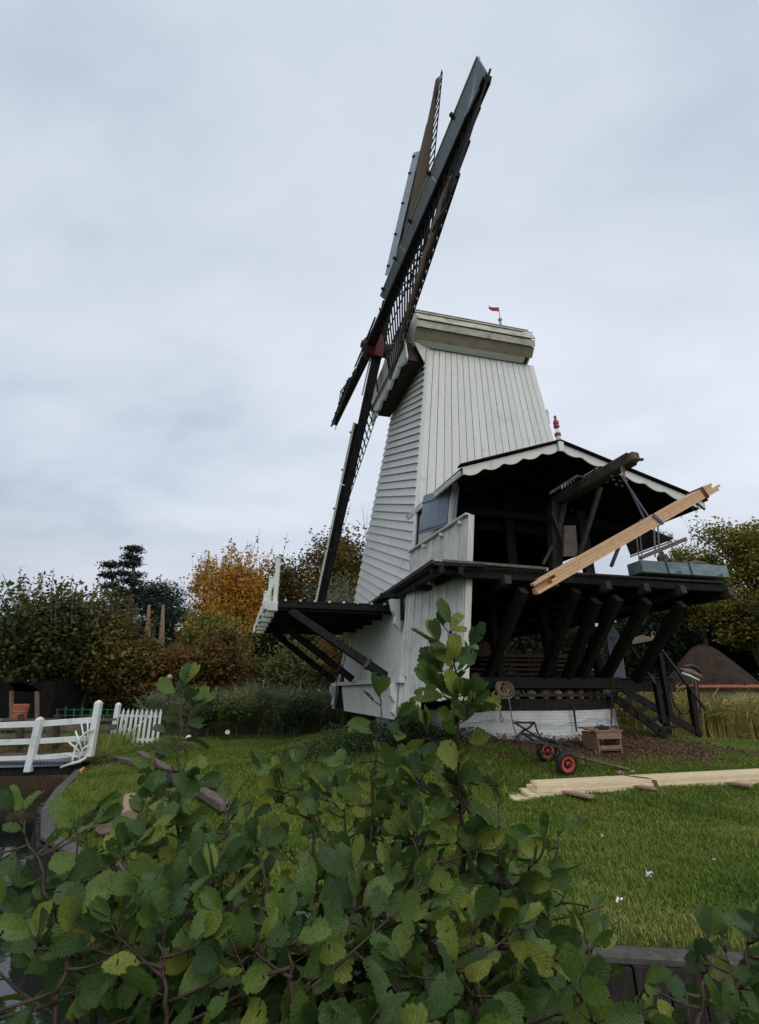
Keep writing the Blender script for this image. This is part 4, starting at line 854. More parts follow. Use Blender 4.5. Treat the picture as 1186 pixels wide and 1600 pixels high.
# ---- blue beam lying on the stage
a0, a1 = P(1004, 884, b=5.35), P(1151, 890, b=5.62)
bb = thing('timber_baulk', W(a0[0], 5.1, 4.02), 'heavy pale blue painted timber lying on the right end of the saw floor', 'timber beam')
za = 4.22
bm = MB().beam(W(a0[0], 5.12, za), W(a1[0] + .12, 5.12, za), .44, .27).build('baulk', 'cyan', bb, bevel=.012)
for t in (.30, .58): MB().beam(W(a0[0] + (a1[0] - a0[0]) * t, 5.345, za - .14), W(a0[0] + (a1[0] - a0[0]) * t - .03, 5.345, za + .14), .04, .012, E2).build('iron_dog', 'iron', bb)
for t in (.42, .93): MB().tube([W(a0[0] + (a1[0] - a0[0]) * t + .05 * math.cos(q), 5.36, za - .11 + .05 * math.sin(q)) for q in np.linspace(0, 3.1, 7)], .014, 5).build('iron_ring', 'chainw', bb)
# things on the baulk
lg = thing('wood_block', W(5.9, 5.0, 4.38), 'rough weathered wood block with carved face standing on the blue timber', 'wood block')
MB().lathe([(.10, 0), (.13, .06), (.12, .14), (.13, .22), (.09, .28)], W(5.65, 4.95, 4.36), Z, 7).build('block', 'greywood', lg)
MB().lathe([(.05, .0), (.05, .1)], W(5.69, 5.07, 4.46), E2, 7).build('knot', 'oldwood', lg)
tp_ = tag(MB().tube([W(5.9, 5.1, 4.38), W(6.05, 5.15, 4.42), W(6.2, 5.05, 4.40), W(6.35, 5.12, 4.44), W(6.6, 5.1, 4.42), W(6.75, 5.2, 4.36)], [.04, .07, .06, .08, .07, .03], 8).build('tarpaulin', 'greywood', smooth=True), 'crumpled grey cloth lying on the right half of the blue timber', 'cloth')
# ---- chains
def chain(name, pts, label, grp, m='rust', r=.011, pitch=.06):
    pts = [Vector(p) for p in pts]; L = [0]
    for p_, q_ in zip(pts[:-1], pts[1:]): L.append(L[-1] + (q_ - p_).length)
    mb = MB(); n = max(2, int(L[-1] / pitch)); prev = None
    root = thing(name, pts[0], label, 'chain', grp)
    for i in range(n):
        s = L[-1] * i / n
        for j in range(len(L) - 1):
            if L[j] <= s <= L[j + 1] + 1e-6: c = pts[j].lerp(pts[j + 1], (s - L[j]) / max(1e-6, L[j + 1] - L[j])); dr = (pts[j + 1] - pts[j]).normalized(); break
        xx = dr.cross(e1 if i % 2 else e2); xx = xx.normalized() if xx.length > .1 else dr.orthogonal().normalized()
        mb.tube([c + dr * pitch * .65 * math.sin(t) + xx * pitch * .3 * math.cos(t) for t in np.linspace(0, 2 * math.pi, 7)], r, 4)
    mb.build('chain_links', m, root, kind=None); return root
g_ = 'chains hanging from the lower sill beam'
chain('chain', [PW(957, 1062, b=3.62), PW(955, 1132, b=3.62), PW(960, 1141, b=3.9), PW(948, 1143, b=4.0)], 'rusty chain hanging over the brick base onto the wooden box', g_)
chain('chain', [PW(983, 1068, b=3.3), PW(989, 1125, b=3.3), PW(994, 1160, b=3.3)], 'long rusty chain hanging furthest right, almost down to the litter', g_)
chain('chain', [PW(990, 1068, b=3.1), PW(998, 1110, b=3.1), PW(1003, 1145, b=3.1)], 'rusty chain hanging just beside the longest one, nearer the stairs', g_)
chain('chain', [PW(962, 1070, b=3.2), PW(967, 1100, b=3.2), PW(971, 1128, b=3.2)], 'short rusty chain dangling at the right edge of the brick base', g_)
chain('hoist_chain', [PW(1028, 825, b=4.6), PW(1031, 872, b=4.6)], 'steel hoist chain hanging from the roof to the left part of the blue timber', 'hoist tackle above the blue timber', 'chainw', .012)
chain('hoist_chain', [PW(1022, 825, b=4.8), PW(1024, 872, b=4.8)], 'steel hoist chain just left of the other one above the blue timber', 'hoist tackle above the blue timber', 'chainw', .012)
for i, (x0, x1, lb) in enumerate(((1000, 1004, 'rightmost of the two thin ropes hanging left of the hoist chains'), (994, 999, 'leftmost of the two thin ropes hanging left of the hoist chains'))):
    tag(MB().tube([PW(x0, 835, b=4.4), PW(x1, 878, b=4.4)], .014, 5).build('hanging_rope', 'rope'), lb, 'rope', 'ropes hanging from the roof over the stage')
# ---- coil of rope hung on a peg
C0 = PW(784, 1068, b=3.72)
rc = thing('rope_coil', C0, 'coil of brown hemp rope hung from the sill beam in front of the white base', 'rope')
MB().beam(C0 - e2 * .2, C0 + e2 * .12, .04, .04).build('peg', 'tar', rc)
for i in range(8):
    w = .085 + .012 * i; h = .24 + .05 * ((i * 7) % 5) / 2; ph0 = (i - 3.5) * .022
    MB().tube([C0 + e1 * (ph0 + w * math.sin(t) * (1 if True else 1)) + Z * (-h * (1 - math.cos(t)) * .5 + .03) + e2 * (.02 + .012 * (i % 4)) for t in np.linspace(0, 2 * math.pi, 20)], .014, 6).build('rope_turn', 'rope', rc, smooth=True)
MB().tube([C0 + e1 * -.10 + e2 * .06, C0 + e1 * -.13 + e2 * .06 - Z * .35, C0 + e1 * -.12 + e2 * .06 - Z * .62, C0 + e1 * -.06 + e2 * .05 - Z * .72, C0 + e1 * -.10 + e2 * .05 - Z * .78, C0 + e1 * -.14 + e2 * .05 - Z * .7, C0 + e1 * -.10 + e2 * .05 - Z * .58], .014, 6).build('rope_tail', 'rope', rc, smooth=True)
MB().tube([C0 + e1 * .09 + e2 * .06 - Z * .1, C0 + e1 * .12 + e2 * .06 - Z * .55, C0 + e1 * .15 + e2 * .06 - Z * .85, C0 + e1 * .20 + e2 * .06 - Z * 1.02], .013, 6).build('rope_tail', 'rope', rc, smooth=True)
# ---- iron bar hanging on the base
tag(MB().beam(PW(896, 1104, b=3.55), PW(901, 1143, b=3.55), .045, .03, E2, .03, .02).build('iron_bar', 'iron'), 'short dark iron bar hanging down over the white base', 'bar')
# ---- wooden saw box
def gp(x, y): return on_ground(x, y)
b1, b2, b3 = gp(937, 1178), gp(974, 1177), gp(921, 1166)
xb = (b2 - b1); xb.z = 0; Lx = xb.length; xb.normalize(); yb = Vector((-xb.y, xb.x, 0)); gz0 = min(b1.z, b2.z) - .02
bx = thing('wooden_box', b1, 'open fronted brown wooden box with a sloping lid beside the mill base', 'wooden box')
Wd, Hh = .50, .42
def bp_(u, v, h): return Vector((b1.x, b1.y, gz0)) + xb * u + yb * v + Z * h
def slab(u0, u1, v0, v1, h0, h1, nm, m='boxwood', par=bx): return MB().hexa([bp_(u, v, h) for h in (h0, h1) for u, v in ((u0, v0), (u1, v0), (u1, v1), (u0, v1))]).build(nm, m, par, bevel=.004)
for i in range(3): slab(0, .03, i * Wd / 3 + .003, (i + 1) * Wd / 3 - .003, 0, Hh, 'side_board')
for i in range(3): slab(Lx - .03, Lx, i * Wd / 3 + .003, (i + 1) * Wd / 3 - .003, 0, Hh, 'side_board')
slab(.03, Lx - .03, 0.01, Wd, .07, .10, 'shelf'); slab(.03, Lx - .03, -.012, .012, .10, .17, 'front_slat'); slab(-.02, Lx + .02, -.02, .0, Hh - .13, Hh, 'front_slat')
for i in range(4): slab(.03, Lx * .45, Wd - .02, Wd, .0 + i * .1, .095 + i * .1, 'back_board')
for i in range(3):
    MB().hexa([bp_(u, v, h) for dh in (0, .035) for u, v, h in ((-.06, -.03 + i * .19, Hh + dh + .02 * i), (Lx + .06, -.03 + i * .19, Hh + dh + .02 * i), (Lx + .06, .15 + i * .19, Hh + dh + .02 * i), (-.06, .15 + i * .19, Hh + dh + .02 * i))]).build('lid_board', 'boxwood', bx, bevel=.004)
mb = MB(); rr = random.Random(3)
for i in range(26):
    c = bp_(Lx * (.55 + rr.gauss(0, .17)), .15 + rr.gauss(0, .07), Hh + .055 + rr.random() * .05); a = rr.random() * 6
    mb.tube([c + Vector((.03 * math.cos(t) * math.cos(a), .03 * math.cos(t) * math.sin(a), .018 * math.sin(t))) for t in np.linspace(0, 6.28, 6)], .010, 4)
tag(mb.build('chain_heap', 'iron'), 'heap of dark chain lying on the lid of the wooden box', 'chain')
# ---- jack / log tongs leaning on the base
tg = thing('log_tongs', gp(806, 1160), 'black iron log tongs standing open against the white base', 'tongs')
q = lambda x, y, b=3.75: PW(x, y, b=b)
for pts, r_ in (([q(803, 1129), q(812, 1134), q(826, 1143), q(838, 1150), q(848, 1157), q(853, 1164)], .022), ([q(835, 1128, 3.7), q(827, 1137, 3.7), q(816, 1143, 3.7), q(808, 1151, 3.7), q(804, 1162, 3.7)], .022), ([q(802, 1129), q(834, 1129, 3.72)], .024), ([q(835, 1128, 3.72), q(839, 1141, 3.72), q(842, 1149, 3.74)], .02)):
    MB().tube(pts, r_, 6).build('tong_arm', 'iron', tg, smooth=True)
MB().lathe([(.035, -.03), (.035, .03)], q(821, 1140), E2, 8).build('pivot', 'iron', tg)
# ---- two wheeled timber cart
WA, WB = gp(888, 1213), gp(857, 1206)
r_w = .205; ctA = Vector((WA.x, WA.y, WA.z + r_w)); axd = Vector((-.22, .97, 0)).normalized(); ctB = ctA + axd * .62; ctB.z = gzf(ctB.x, ctB.y) + r_w
axd = (ctB - ctA).normalized(); fw = Vector((axd.y, -axd.x, 0)).normalized(); fw = fw if fw.x > 0 else -fw
ca = thing('hand_cart', ctA.lerp(ctB, .5) - Z * r_w, 'low two wheeled timber cart with black tyres and orange red rims', 'cart')
for c in (ctA, ctB):
    s_ = 1
    ty = MB().lathe([(.128, -.035), (.140, -.055), (.18, -.055), (.2, -.035), (.205, 0), (.2, .035), (.18, .055), (.140, .055), (.128, .035)], c, axd, 28).build('wheel', 'rubber', ca, smooth=True)
    MB().lathe([(.02, -.07), (.035, -.07), (.04, -.03), (.075, -.015), (.085, -.04), (.124, -.050), (.131, -.052), (.131, .052), (.124, .05), (.085, .04), (.075, .015), (.04, .03), (.035, .07), (.02, .07)], c, axd, 24).build('rim', 'wheelred', ty)
    MB().lathe([(.0, -.095), (.022, -.09), (.026, -.06)], c, axd, 8).build('hub', 'iron', ty)
    for k in range(5): 
        a = k * 1.257; dd = (Z * math.cos(a) + fw * math.sin(a)) * .045; MB().lathe([(.007, -.045), (.007, -.028)], c + dd, axd, 5).build('wheel_nut', 'iron', ty)
MB().tube([ctA + axd * .06, ctB - axd * .06], .02, 8).build('axle', 'iron', ca)
m0 = ctA.lerp(ctB, .5) + Z * .05
def cp(f_, s_, h_): return m0 + fw * f_ + axd * s_ + Z * (h_ - f_ * .22)
for s_ in (-.20, .20): MB().beam(cp(-.52, s_, .17), cp(.42, s_, .17), .035, .045).build('frame_rail', 'iron', ca)
for f_ in (-.52, -.22, .05, .30, .42): MB().beam(cp(f_, -.22, .17), cp(f_, .22, .17), .04, .03).build('frame_bar', 'iron', ca)
for s_ in (-.22, .22):
    MB().tube([cp(-.5, s_, .17), cp(-.6, s_, .12), cp(-.60, s_, -.12), cp(-.52, s_, -.2), cp(-.35, s_, -.17), cp(-.2, s_, .02)], .014, 6).build('frame_hoop', 'iron', ca)
    MB().tube([cp(.42, s_, .17), cp(.46, s_, .14), cp(.45, s_, -.06), cp(.38, s_, -.11), cp(.25, s_, -.08), cp(.15, s_, .1)], .014, 6).build('frame_hoop', 'iron', ca)
MB().tube([cp(-.1, 0, .0), cp(-.3, .05, -.05), cp(-.25, .12, -.10), cp(-.05, .1, -.02)], .02, 6).build('leaf_spring', 'rust', ca)
h1 = gp(985, 1206); MB().tube([cp(.30, 0, .03), Vector((h1.x, h1.y, h1.z + .03))], .028, 7).build('draw_pole', 'oldwood', ca)
tag(MB().tube([Vector((h1.x, h1.y, h1.z)) - fw * .02, Vector((h1.x, h1.y, h1.z + .02)) + fw * .05 - axd * .04], .018, 6).build('pole_tip_rag', 'pinepale'), 'small pale wood chip at the tip of the cart pole', 'wood chip')
# ---- pile of fresh boards on the lawn
L0, L1 = G(803, 1251, .10), G(1186, 1221, .16)
pd_ = (L1 - L0); pd_.z = 0; pd_.normalize(); pn = Vector((-pd_.y, pd_.x, 0)); base_z = .07
L1 = L0 + pd_ * 7.2
pp_ = thing('board_pile', L0.lerp(L1, .3), 'long low stack of pale fresh sawn boards lying on the lawn', 'board pile')
rr = random.Random(5)
for lay in range(4):
    for c_ in range(3):
        w = .148; h = .050; o = pn * (c_ * (w + .005) + .08 + rr.uniform(-.006, .006)) + Z * (base_z + (lay + .5) * (h + .003) - L0.z + .0)
        j = [0., .25, .38, .44][lay] + rr.uniform(-.03, .03) + .07 * c_
        sag = 5
        a_ = L0 + pd_ * j + o; b_ = L1 + pd_ * rr.uniform(-.1, .3) + o
        MB().beam(a_, b_, w, h).build('board', 'pinepale', pp_, bevel=.003)
for i in range(3):
    t = [1.0, 2.25, 4.2][i]; c = L0 + pd_ * (t if i != 1 else 2.3); ln = [.42, .25, .3][i]; 
    tag(MB().beam(Vector((c.x, c.y, gzf(c.x, c.y) + .045)) - pn * ln + pd_ * .05, Vector((c.x, c.y, gzf(c.x, c.y) + .045)) + pn * .6 - pd_ * .25, .15, .035).build('bearer_plank', 'cutwood', bevel=.003), ['flat brown plank sticking out under the left end of the board pile', 'short plank end poking out under the middle of the board pile', 'cross plank under the right part of the board pile'][i], 'plank', 'planks laid under the board pile')
cb_ = L0 + pd_ * 2.62; st2 = thing('pile_strap', cb_, 'grey webbing strap tied round the board pile', 'strap')
mb = MB(); T_ = base_z + 4 * .047
pts = [cb_ + pn * a + Z * (h - L0.z + 0) + pd_ * (s) for a, h, s in ((-.01, .04, .05), (-.012, T_ + .005, -.02), (.08, T_ + .03, -.08), (.24, T_ + .03, -.16), (.47, T_ + .02, -.22), (.48, .06, -.24))]
for a, b in zip(pts[:-1], pts[1:]): mb.beam(a, b, .055, .012, pn if abs((b - a).normalized().z) > .7 else Z)
mb.build('webbing', 'greywood', st2); MB().tube([pts[4] + Z * .02, pts[4] + Z * .06 - pd_ * .05, pts[4] + Z * .03 - pd_ * .10], .025, 6).build('ratchet', 'rope', st2)
# ---- boards stored under the saw floor
for j, (a, b, z, n_b, lb) in enumerate(((3.35, 1.3, 1.9, 5, 'stack of red brown boards lying under the saw floor, seen between the struts'),)):
    sk = thing('stored_boards', W(a, b, z), lb, 'board stack'); rr = random.Random(9)
    for lay in range(6):
        MB().beam(W(2.3 + rr.uniform(-.1, .3), b + .1, z + .05 + lay * .12), W(5.5 + rr.uniform(-.2, .1), b + .1, z + .05 + lay * .12), .5, .055 if lay < 5 else .09).build('board', 'pinered', sk)
        for t in (2.8, 4.0, 5.2): MB().beam(W(t, b - .2, z + .10 + lay * .12), W(t, b + .3, z + .10 + lay * .12), .05, .05).build('sticker', 'oldwood', sk)
sk = thing('stored_planks', W(5.4, 2.6, 1.95), 'short pale planks piled at the right end under the saw floor', 'plank pile')
for i in range(6): MB().beam(W(4.75 + .05 * (i % 3), 2.75, 2.05 + i * .10), W(5.45 - .07 * (i % 2), 2.6, 2.07 + i * .10), .25, .035).build('plank', 'pine' if i % 2 else 'pinered', sk)
# coiled light ropes at the landing, hose, plank bundle on landing
rp = thing('rope_hank', PW(1005, 997, b=2.0), 'hank of pale rope hung behind the struts at the right of the mill', 'rope')
for i in range(6): MB().tube([PW(988, 998 + i * 1.6, b=1.9), PW(1003, 993 + i * 2, b=1.9), PW(1018, 997 + i * .6, b=1.9), PW(1020 + i, 992 + i, b=1.9)], .016, 5).build('rope_strand', 'rope', rp)
MB().tube([PW(1021 + 3.5 * math.cos(t), 992 + 5 * math.sin(t), b=1.9) for t in np.linspace(0, 6, 10)], .014, 5).build('rope_knot', 'rope', rp)
tag(MB().tube([PW(1049, 1070, b=1.9), PW(1050, 1090, b=1.9), PW(1056, 1106, b=1.9), PW(1066, 1115, b=1.9), PW(1076, 1114, b=1.9), PW(1080, 1100, b=1.9), PW(1082, 1078, b=1.9)], .022, 6).build('hanging_hose', 'iron', smooth=True), 'black hose hanging in a loop from the landing by the stairs', 'hose')
wc = thing('wire_bundle', PW(1088, 1100, b=1.9), 'bundle of dark wire and cord hanging at the far right stair post', 'cord')
for i in range(6): MB().tube([PW(1082 + i * 1.6, 1062, b=1.85), PW(1084 + i * 1.8, 1090, b=1.85), PW(1088 + 1.5 * i, 1118 + (i % 3) * 2, b=1.85), PW(1092, 1100, b=1.85)], .013, 5).build('cord_loop', 'rope' if i % 3 == 0 else 'iron', wc)
bt = thing('metal_trough', PW(1078, 1050, b=1.8), 'curved pale metal edged trough lying on the end of the landing', 'trough')
MB().tube([PW(1066, 1052, b=1.8), PW(1078, 1056, b=1.8), PW(1092, 1063, b=1.8)], .035, 8).build('white_rim', 'white', bt, smooth=True)
MB().tube([PW(1065, 1048, b=1.6), PW(1078, 1050, b=1.6), PW(1094, 1058, b=1.6)], .09, 8).build('trough_body', 'oldwood', bt, smooth=True)
MB().tube([PW(1068, 1042, b=1.5), PW(1080, 1040, b=1.5), PW(1090, 1045, b=1.5), PW(1096, 1052, b=1.5)], [.04, .06, .05, .03], 6).build('cloth_bundle', 'iron', bt)

# ================================================================== BRIDGE, GATE, TIMBERS
def post(p, top, w, name, m, par, cap=True, d=None):
    mb = MB(); mb.beam(p, top, w, w, d or Vector((0, 1, 0)));
    if cap: mb.lathe([(w * .72, 0), (w * .72, .02), (w * .5, .06), (.0, .09)], top - (top - p).normalized() * .005, top - p, 4)
    return mb.build(name, m, par, bevel=.004)
g1 = gp(176, 1164); YG = g1.y
BR = thing('foot_bridge', D(60, 1190, 11.6), 'small white railed wooden footbridge over the dark ditch', 'footbridge')
YB = 11.3
def B(x, y, dY=0): return D(x, y, YB + dY)
z_deck = B(60, 1190).z
for px0, py0, px1, py1 in ((44, 1206, 62, 1126), (140, 1182, 154, 1100)):
    post(B(px0, py0), B(px1, py1), .13, 'bridge_post', 'white', BR)
for y0, y1, h in ((1131, 1126, .12), (1158, 1153, .11), (1184, 1176, .10)):
    MB().beam(B(-80, y0 + 5, .06), B(62, y0, .06), .045, h).build('bridge_rail', 'white', BR, bevel=.004)
    MB().beam(B(63, y0, .06), B(146, y1 - (0 if h < .115 else 1), .06), .045, h).build('bridge_rail', 'white', BR, bevel=.004)
for i in range(34):
    p0 = B(-60 + i * 5.3, 1192); MB().beam(p0 + Vector((0, -.02, 0)), p0 + Vector((0, 1.5, 0)), .095, .05).build('bridge_plank', 'greywood', BR)
MB().beam(B(-90, 1197, .04), B(118, 1190, .04), .08, .13).build('bridge_edge_beam', 'bluegrey', BR)
for y_ in (.15, 1.3): MB().beam(B(-90, 1202) + Vector((0, y_, -.05)), B(118, 1198) + Vector((0, y_, -.05)), .16, .22).build('bridge_girder', 'tar', BR)
post(B(-20, 1200, 1.45), B(-6, 1126, 1.45), .12, 'bridge_post', 'white', BR)
# curved bars at the end of the bridge rail, stopping people climbing round
fan = thing('fan_guard', B(128, 1178, -.1), 'white bent iron fan guard fixed at the end of the bridge rail', 'fan guard')
def bar(pts, r_=.022): MB().tube([B(x, y, -.12) for x, y in pts], r_, 7).build('guard_bar', 'white', fan, smooth=True)
bar([(146, 1140), (136, 1143), (126, 1153), (118, 1168), (114, 1184), (112, 1192)]); bar([(138, 1165), (131, 1169), (126, 1178), (123, 1188)])
bar([(95, 1199), (112, 1193), (124, 1190), (134, 1184)], .028)
for a, b in (((118, 1142), (128, 1172)), ((107, 1159), (124, 1174)), ((127, 1130), (133, 1165)), ((100, 1178), (122, 1183)), ((137, 1122), (137, 1160))): bar([a, b], .018)
gt = thing('picket_gate', g1, 'white picket gate with a diagonal brace standing open beside the bridge', 'gate')
post(D(173, 1168, YG), D(185, 1102, YG), .13, 'gate_post', 'white', gt)
for i in range(9):
    xb_, xt_ = 183 + i * 7.6, 192.5 + i * 7.3; yb_ = 1164 + i * .7; yt_ = 1104 + .1 * i
    dY = .02 * i; p0 = D(xb_, yb_, YG + dY); p1 = D(xt_, yt_ + 8, YG + dY); d = (p1 - p0).normalized(); w_p = .075; xx = Vector((1, 0, 0)); xx = (xx - d * xx.dot(d)).normalized(); tip = p1 + d * .09
    MB().prism([p0 - xx * w_p / 2, p0 + xx * w_p / 2, p1 + xx * w_p / 2, tip, p1 - xx * w_p / 2], Vector((0, .022, 0))).build('picket', 'white', gt)
MB().beam(D(184, 1158, YG + .06), D(240, 1115, YG + .2), .03, .08, Vector((0, 1, 0))).build('gate_brace', 'white', gt)
for y0 in (1118, 1155): MB().beam(D(182, y0, YG + .06), D(247, y0 + 1, YG + .24), .035, .07).build('gate_rail', 'white', gt)
fan2 = thing('fan_guard', D(185, 1150, YG - .1), 'white bent iron fan guard fixed beside the picket gate post', 'fan guard')
for pts in ([(182, 1150), (190, 1142), (196, 1128), (194, 1120)], [(184, 1160), (194, 1156), (202, 1145), (200, 1138)]): MB().tube([D(x, y, YG - .12) for x, y in pts], .016, 6).build('guard_bar', 'white', fan2)
# yellow wisp of straw on a board at the ditch
tag(MB().hexa([on_ground(x, y) + Z * dz for dz in (.03, .09) for x, y in ((106, 1208), (126, 1212), (131, 1206), (112, 1201))]).build('yellow_board', 'yellowflame'), 'bright orange yellow board end lying at the ditch edge under the bridge', 'board')
# timbers lying about the bank
def lying(x0, y0, x1, y1, w, h, name, m, label, group, lift=.06):
    a, b = on_ground(x0, y0), on_ground(x1, y1)
    return tag(MB().beam(a + Z * (h * .5 + lift * .3), b + Z * (h * .5 + lift), w, h).build(name, m, bevel=.012), label, 'timber beam', group)
gb = 'old timbers lying on the grass by the gate'
lying(218, 1182, 352, 1276, .17, .11, 'timber_beam', 'greywood', 'long old grey brown timber running from the gate down into the grass', gb)
lying(163, 1187, 226, 1204, .17, .10, 'timber_beam', 'greywood', 'short old timber left of the long one, in front of the gate', gb)
lying(296, 1228, 352, 1240, .13, .08, 'timber_beam', 'greywood', 'thin dark batten crossing behind the long timber', gb)
lying(236, 1190, 255, 1186, .14, .16, 'timber_beam', 'tarw', 'small black timber end beside the top of the long timber', gb)
lying(222, 1200, 268, 1232, .14, .10, 'timber_beam', 'tar', 'black timber lying half under the long grey brown one', gb, .0)
lying(228, 1196, 248, 1186, .05, .03, 'timber_beam', 'red', 'small dark red lath lying across the long timber', gb, .26)
s0 = on_ground(176, 1296)
tag(MB().lathe([(.10, 0), (.12, .02), (.12, .34), (.10, .36)], s0 + Z * .12 - Vector((0, .1, 0)), Vector((.3, -.9, .1)), 12).build('log', 'oldwood', smooth=False), 'dark round log end lying in the grass near the canal edge', 'log')
tag(MB().hexa([on_ground(x, y) + Z * (dz + k_) for dz in (.0, .22) for x, y, k_ in ((186, 1300, 0), (212, 1292, 0), (208, 1270, .04), (188, 1274, .04))]).build('wood_block', 'cutwood', bevel=.02), 'pale fresh cut wood block behind the dark log', 'wood block')
# ---- sheet pile bank along the canal with cap timbers
bk = thing('canal_bank_wall', (0, 5, -.5), 'low dark timber bank wall along the water, capped with grey boards', 'bank wall')
E_ = [Vector((x, y, 0)) for x, y in EDGE[1:12]]; cum = [0]
for a, b in zip(E_[:-1], E_[1:]): cum.append(cum[-1] + (b - a).length)
def along(s):
    for i in range(len(E_) - 1):
        if s <= cum[i + 1] or i == len(E_) - 2: 
            t = (s - cum[i]) / (cum[i + 1] - cum[i]); return E_[i].lerp(E_[i + 1], t), (E_[i + 1] - E_[i]).normalized()
s = 3.0
while s < cum[-1] - .2:
    p, d = along(s); n = Vector((d.y, -d.x, 0)); n = n if n.y > 0 or n.x > 0 else -n; n = Vector((-d.y, d.x, 0)) * -1
    q0 = p - n * .04; zt = gzf(p.x + n.x * .2, p.y + n.y * .2)
    MB().beam(Vector((q0.x, q0.y, -1.1)), Vector((q0.x + random.uniform(-.01, .01), q0.y, zt - .05 + random.uniform(-.02, .015))), .20, .06, n).build('pile_board', 'wet', bk); s += .212
s = 3.0; rr = random.Random(11)
while s < cum[-1] - 2:
    ln = rr.uniform(1.1, 1.9); p, d = along(s); p2, _ = along(s + ln - .02); n = Vector((-d.y, d.x, 0)) * -1
    za_, zb_ = gzf(p.x + n.x * .25, p.y + n.y * .25) + .0, gzf(p2.x + n.x * .25, p2.y + n.y * .25)
    MB().beam(Vector((p.x, p.y, za_)) + n * .03, Vector((p2.x, p2.y, zb_)) + n * .03, .15, .05).build('cap_timber', 'stone' if s < 29.2 else ('cutwood' if s < 34.5 else 'greywood'), bk, bevel=.01); s += ln
tag(MB().hexa([Vector((x, y, z)) for z in (-.60, -.50) for x, y in ((-5.7, 6.1), (-4.9, 6.1), (-4.9, 6.5), (-5.7, 6.5))]).build('floating_board', 'cutwood'), 'pale board lying low at the left edge of the canal', 'board')
# small spotlights at the reed edge, a ball lamp and white feathers in the grass
def spot(x, y, label, w=.12):
    g = on_ground(x, y); t = thing('garden_spotlight', g, label, 'spotlight', 'ground spotlights round the mill')
    MB().tube([g - Z * .05, g + Z * .12], .02, 6).build('spike', 'iron', t); MB().lathe([(.05, 0), (.08, .03), (.09, .14)], g + Z * .16 + Vector((-.06, .1, 0)), Vector((.35, -.8, .5)), 12).build('lamp_head', 'iron', t, smooth=True)
    MB().lathe([(.0, .15), (.08, .145)], g + Z * .16 + Vector((-.06, .1, 0)), Vector((.35, -.8, .5)), 12).build('lens', 'white', t)
spot(355, 1156, 'small black ground spotlight with pale lens at the reed edge on the left'); spot(1008, 1147, 'small black ground spotlight by the chains right of the mill base'); spot(294, 1166, 'small black ground spotlight half hidden behind the alder shoot on the left')
for i, (x, y, s_, lb) in enumerate(((1016, 1385, .035, 'largest white feather in the middle of the lawn'), (970, 1425, .03, 'white feather in the lawn nearest the stone kerb'), (942, 1319, .018, 'small white feather on the lawn left of the others'), (1118, 1357, .014, 'tiny white feather on the lawn furthest right'))):
    g = on_ground(x, y) + Z * .07; mb = MB(); rr = random.Random(i)
    for j in range(9):
        a = rr.uniform(0, 6.28); c = g + Vector((rr.gauss(0, s_ * .4), rr.gauss(0, s_ * .4), rr.uniform(0, s_))); d = Vector((math.cos(a), math.sin(a), rr.uniform(.1, .9))) * s_ * .8; e = d.orthogonal().normalized() * s_ * .25
        mb.add([c, c + d * .5 + e, c + d, c + d * .5 - e], [(0, 1, 2, 3)])
    tag(mb.build('feather', 'whitefluff'), lb, 'feather', 'white feathers on the lawn')
# ================================================================== TREES, REEDS, GRASS
def leafquads(C, L, Wd, up_bias=.35, r=rng):
    n = len(C); d = r.normal(size=(n, 3)); d[:, 2] *= .7; d /= np.linalg.norm(d, axis=1, keepdims=True)
    m = r.normal(size=(n, 3)); m[:, 2] += up_bias * 2; x = np.cross(d, m); x /= np.linalg.norm(x, axis=1, keepdims=True) + 1e-9
    L = (L * r.uniform(.6, 1.35, n))[:, None]; Wd = L * Wd
    V = np.stack([C, C + d * L * .45 + x * Wd * .5, C + d * L, C + d * L * .5 - x * Wd * .5], 1).reshape(-1, 3)
    return V, np.arange(n * 4).reshape(-1, 4)
def crown_points(c, rad, ncl, nleaf, rc, flat=.75, r=rng, shell=.55, low=None):
    c = np.array(c); rad = np.array(rad)
    q = r.normal(size=(ncl, 3)); q /= np.linalg.norm(q, axis=1, keepdims=True); q *= (shell + (1 - shell) * r.random((ncl, 1))) * (.75 + .25 * r.random((ncl, 1)))
    cc = c + q * rad
    if low is not None: cc[:, 2] = np.maximum(cc[:, 2], low)
    k = r.integers(0, ncl, nleaf); rr_ = rc * (.6 + .8 * r.random(ncl))[k][:, None]
    p = r.normal(size=(nleaf, 3)); p /= np.linalg.norm(p, axis=1, keepdims=True); p *= r.random((nleaf, 1)) ** .45
    return cc, cc[k] + p * rr_ * np.array([1, 1, flat])
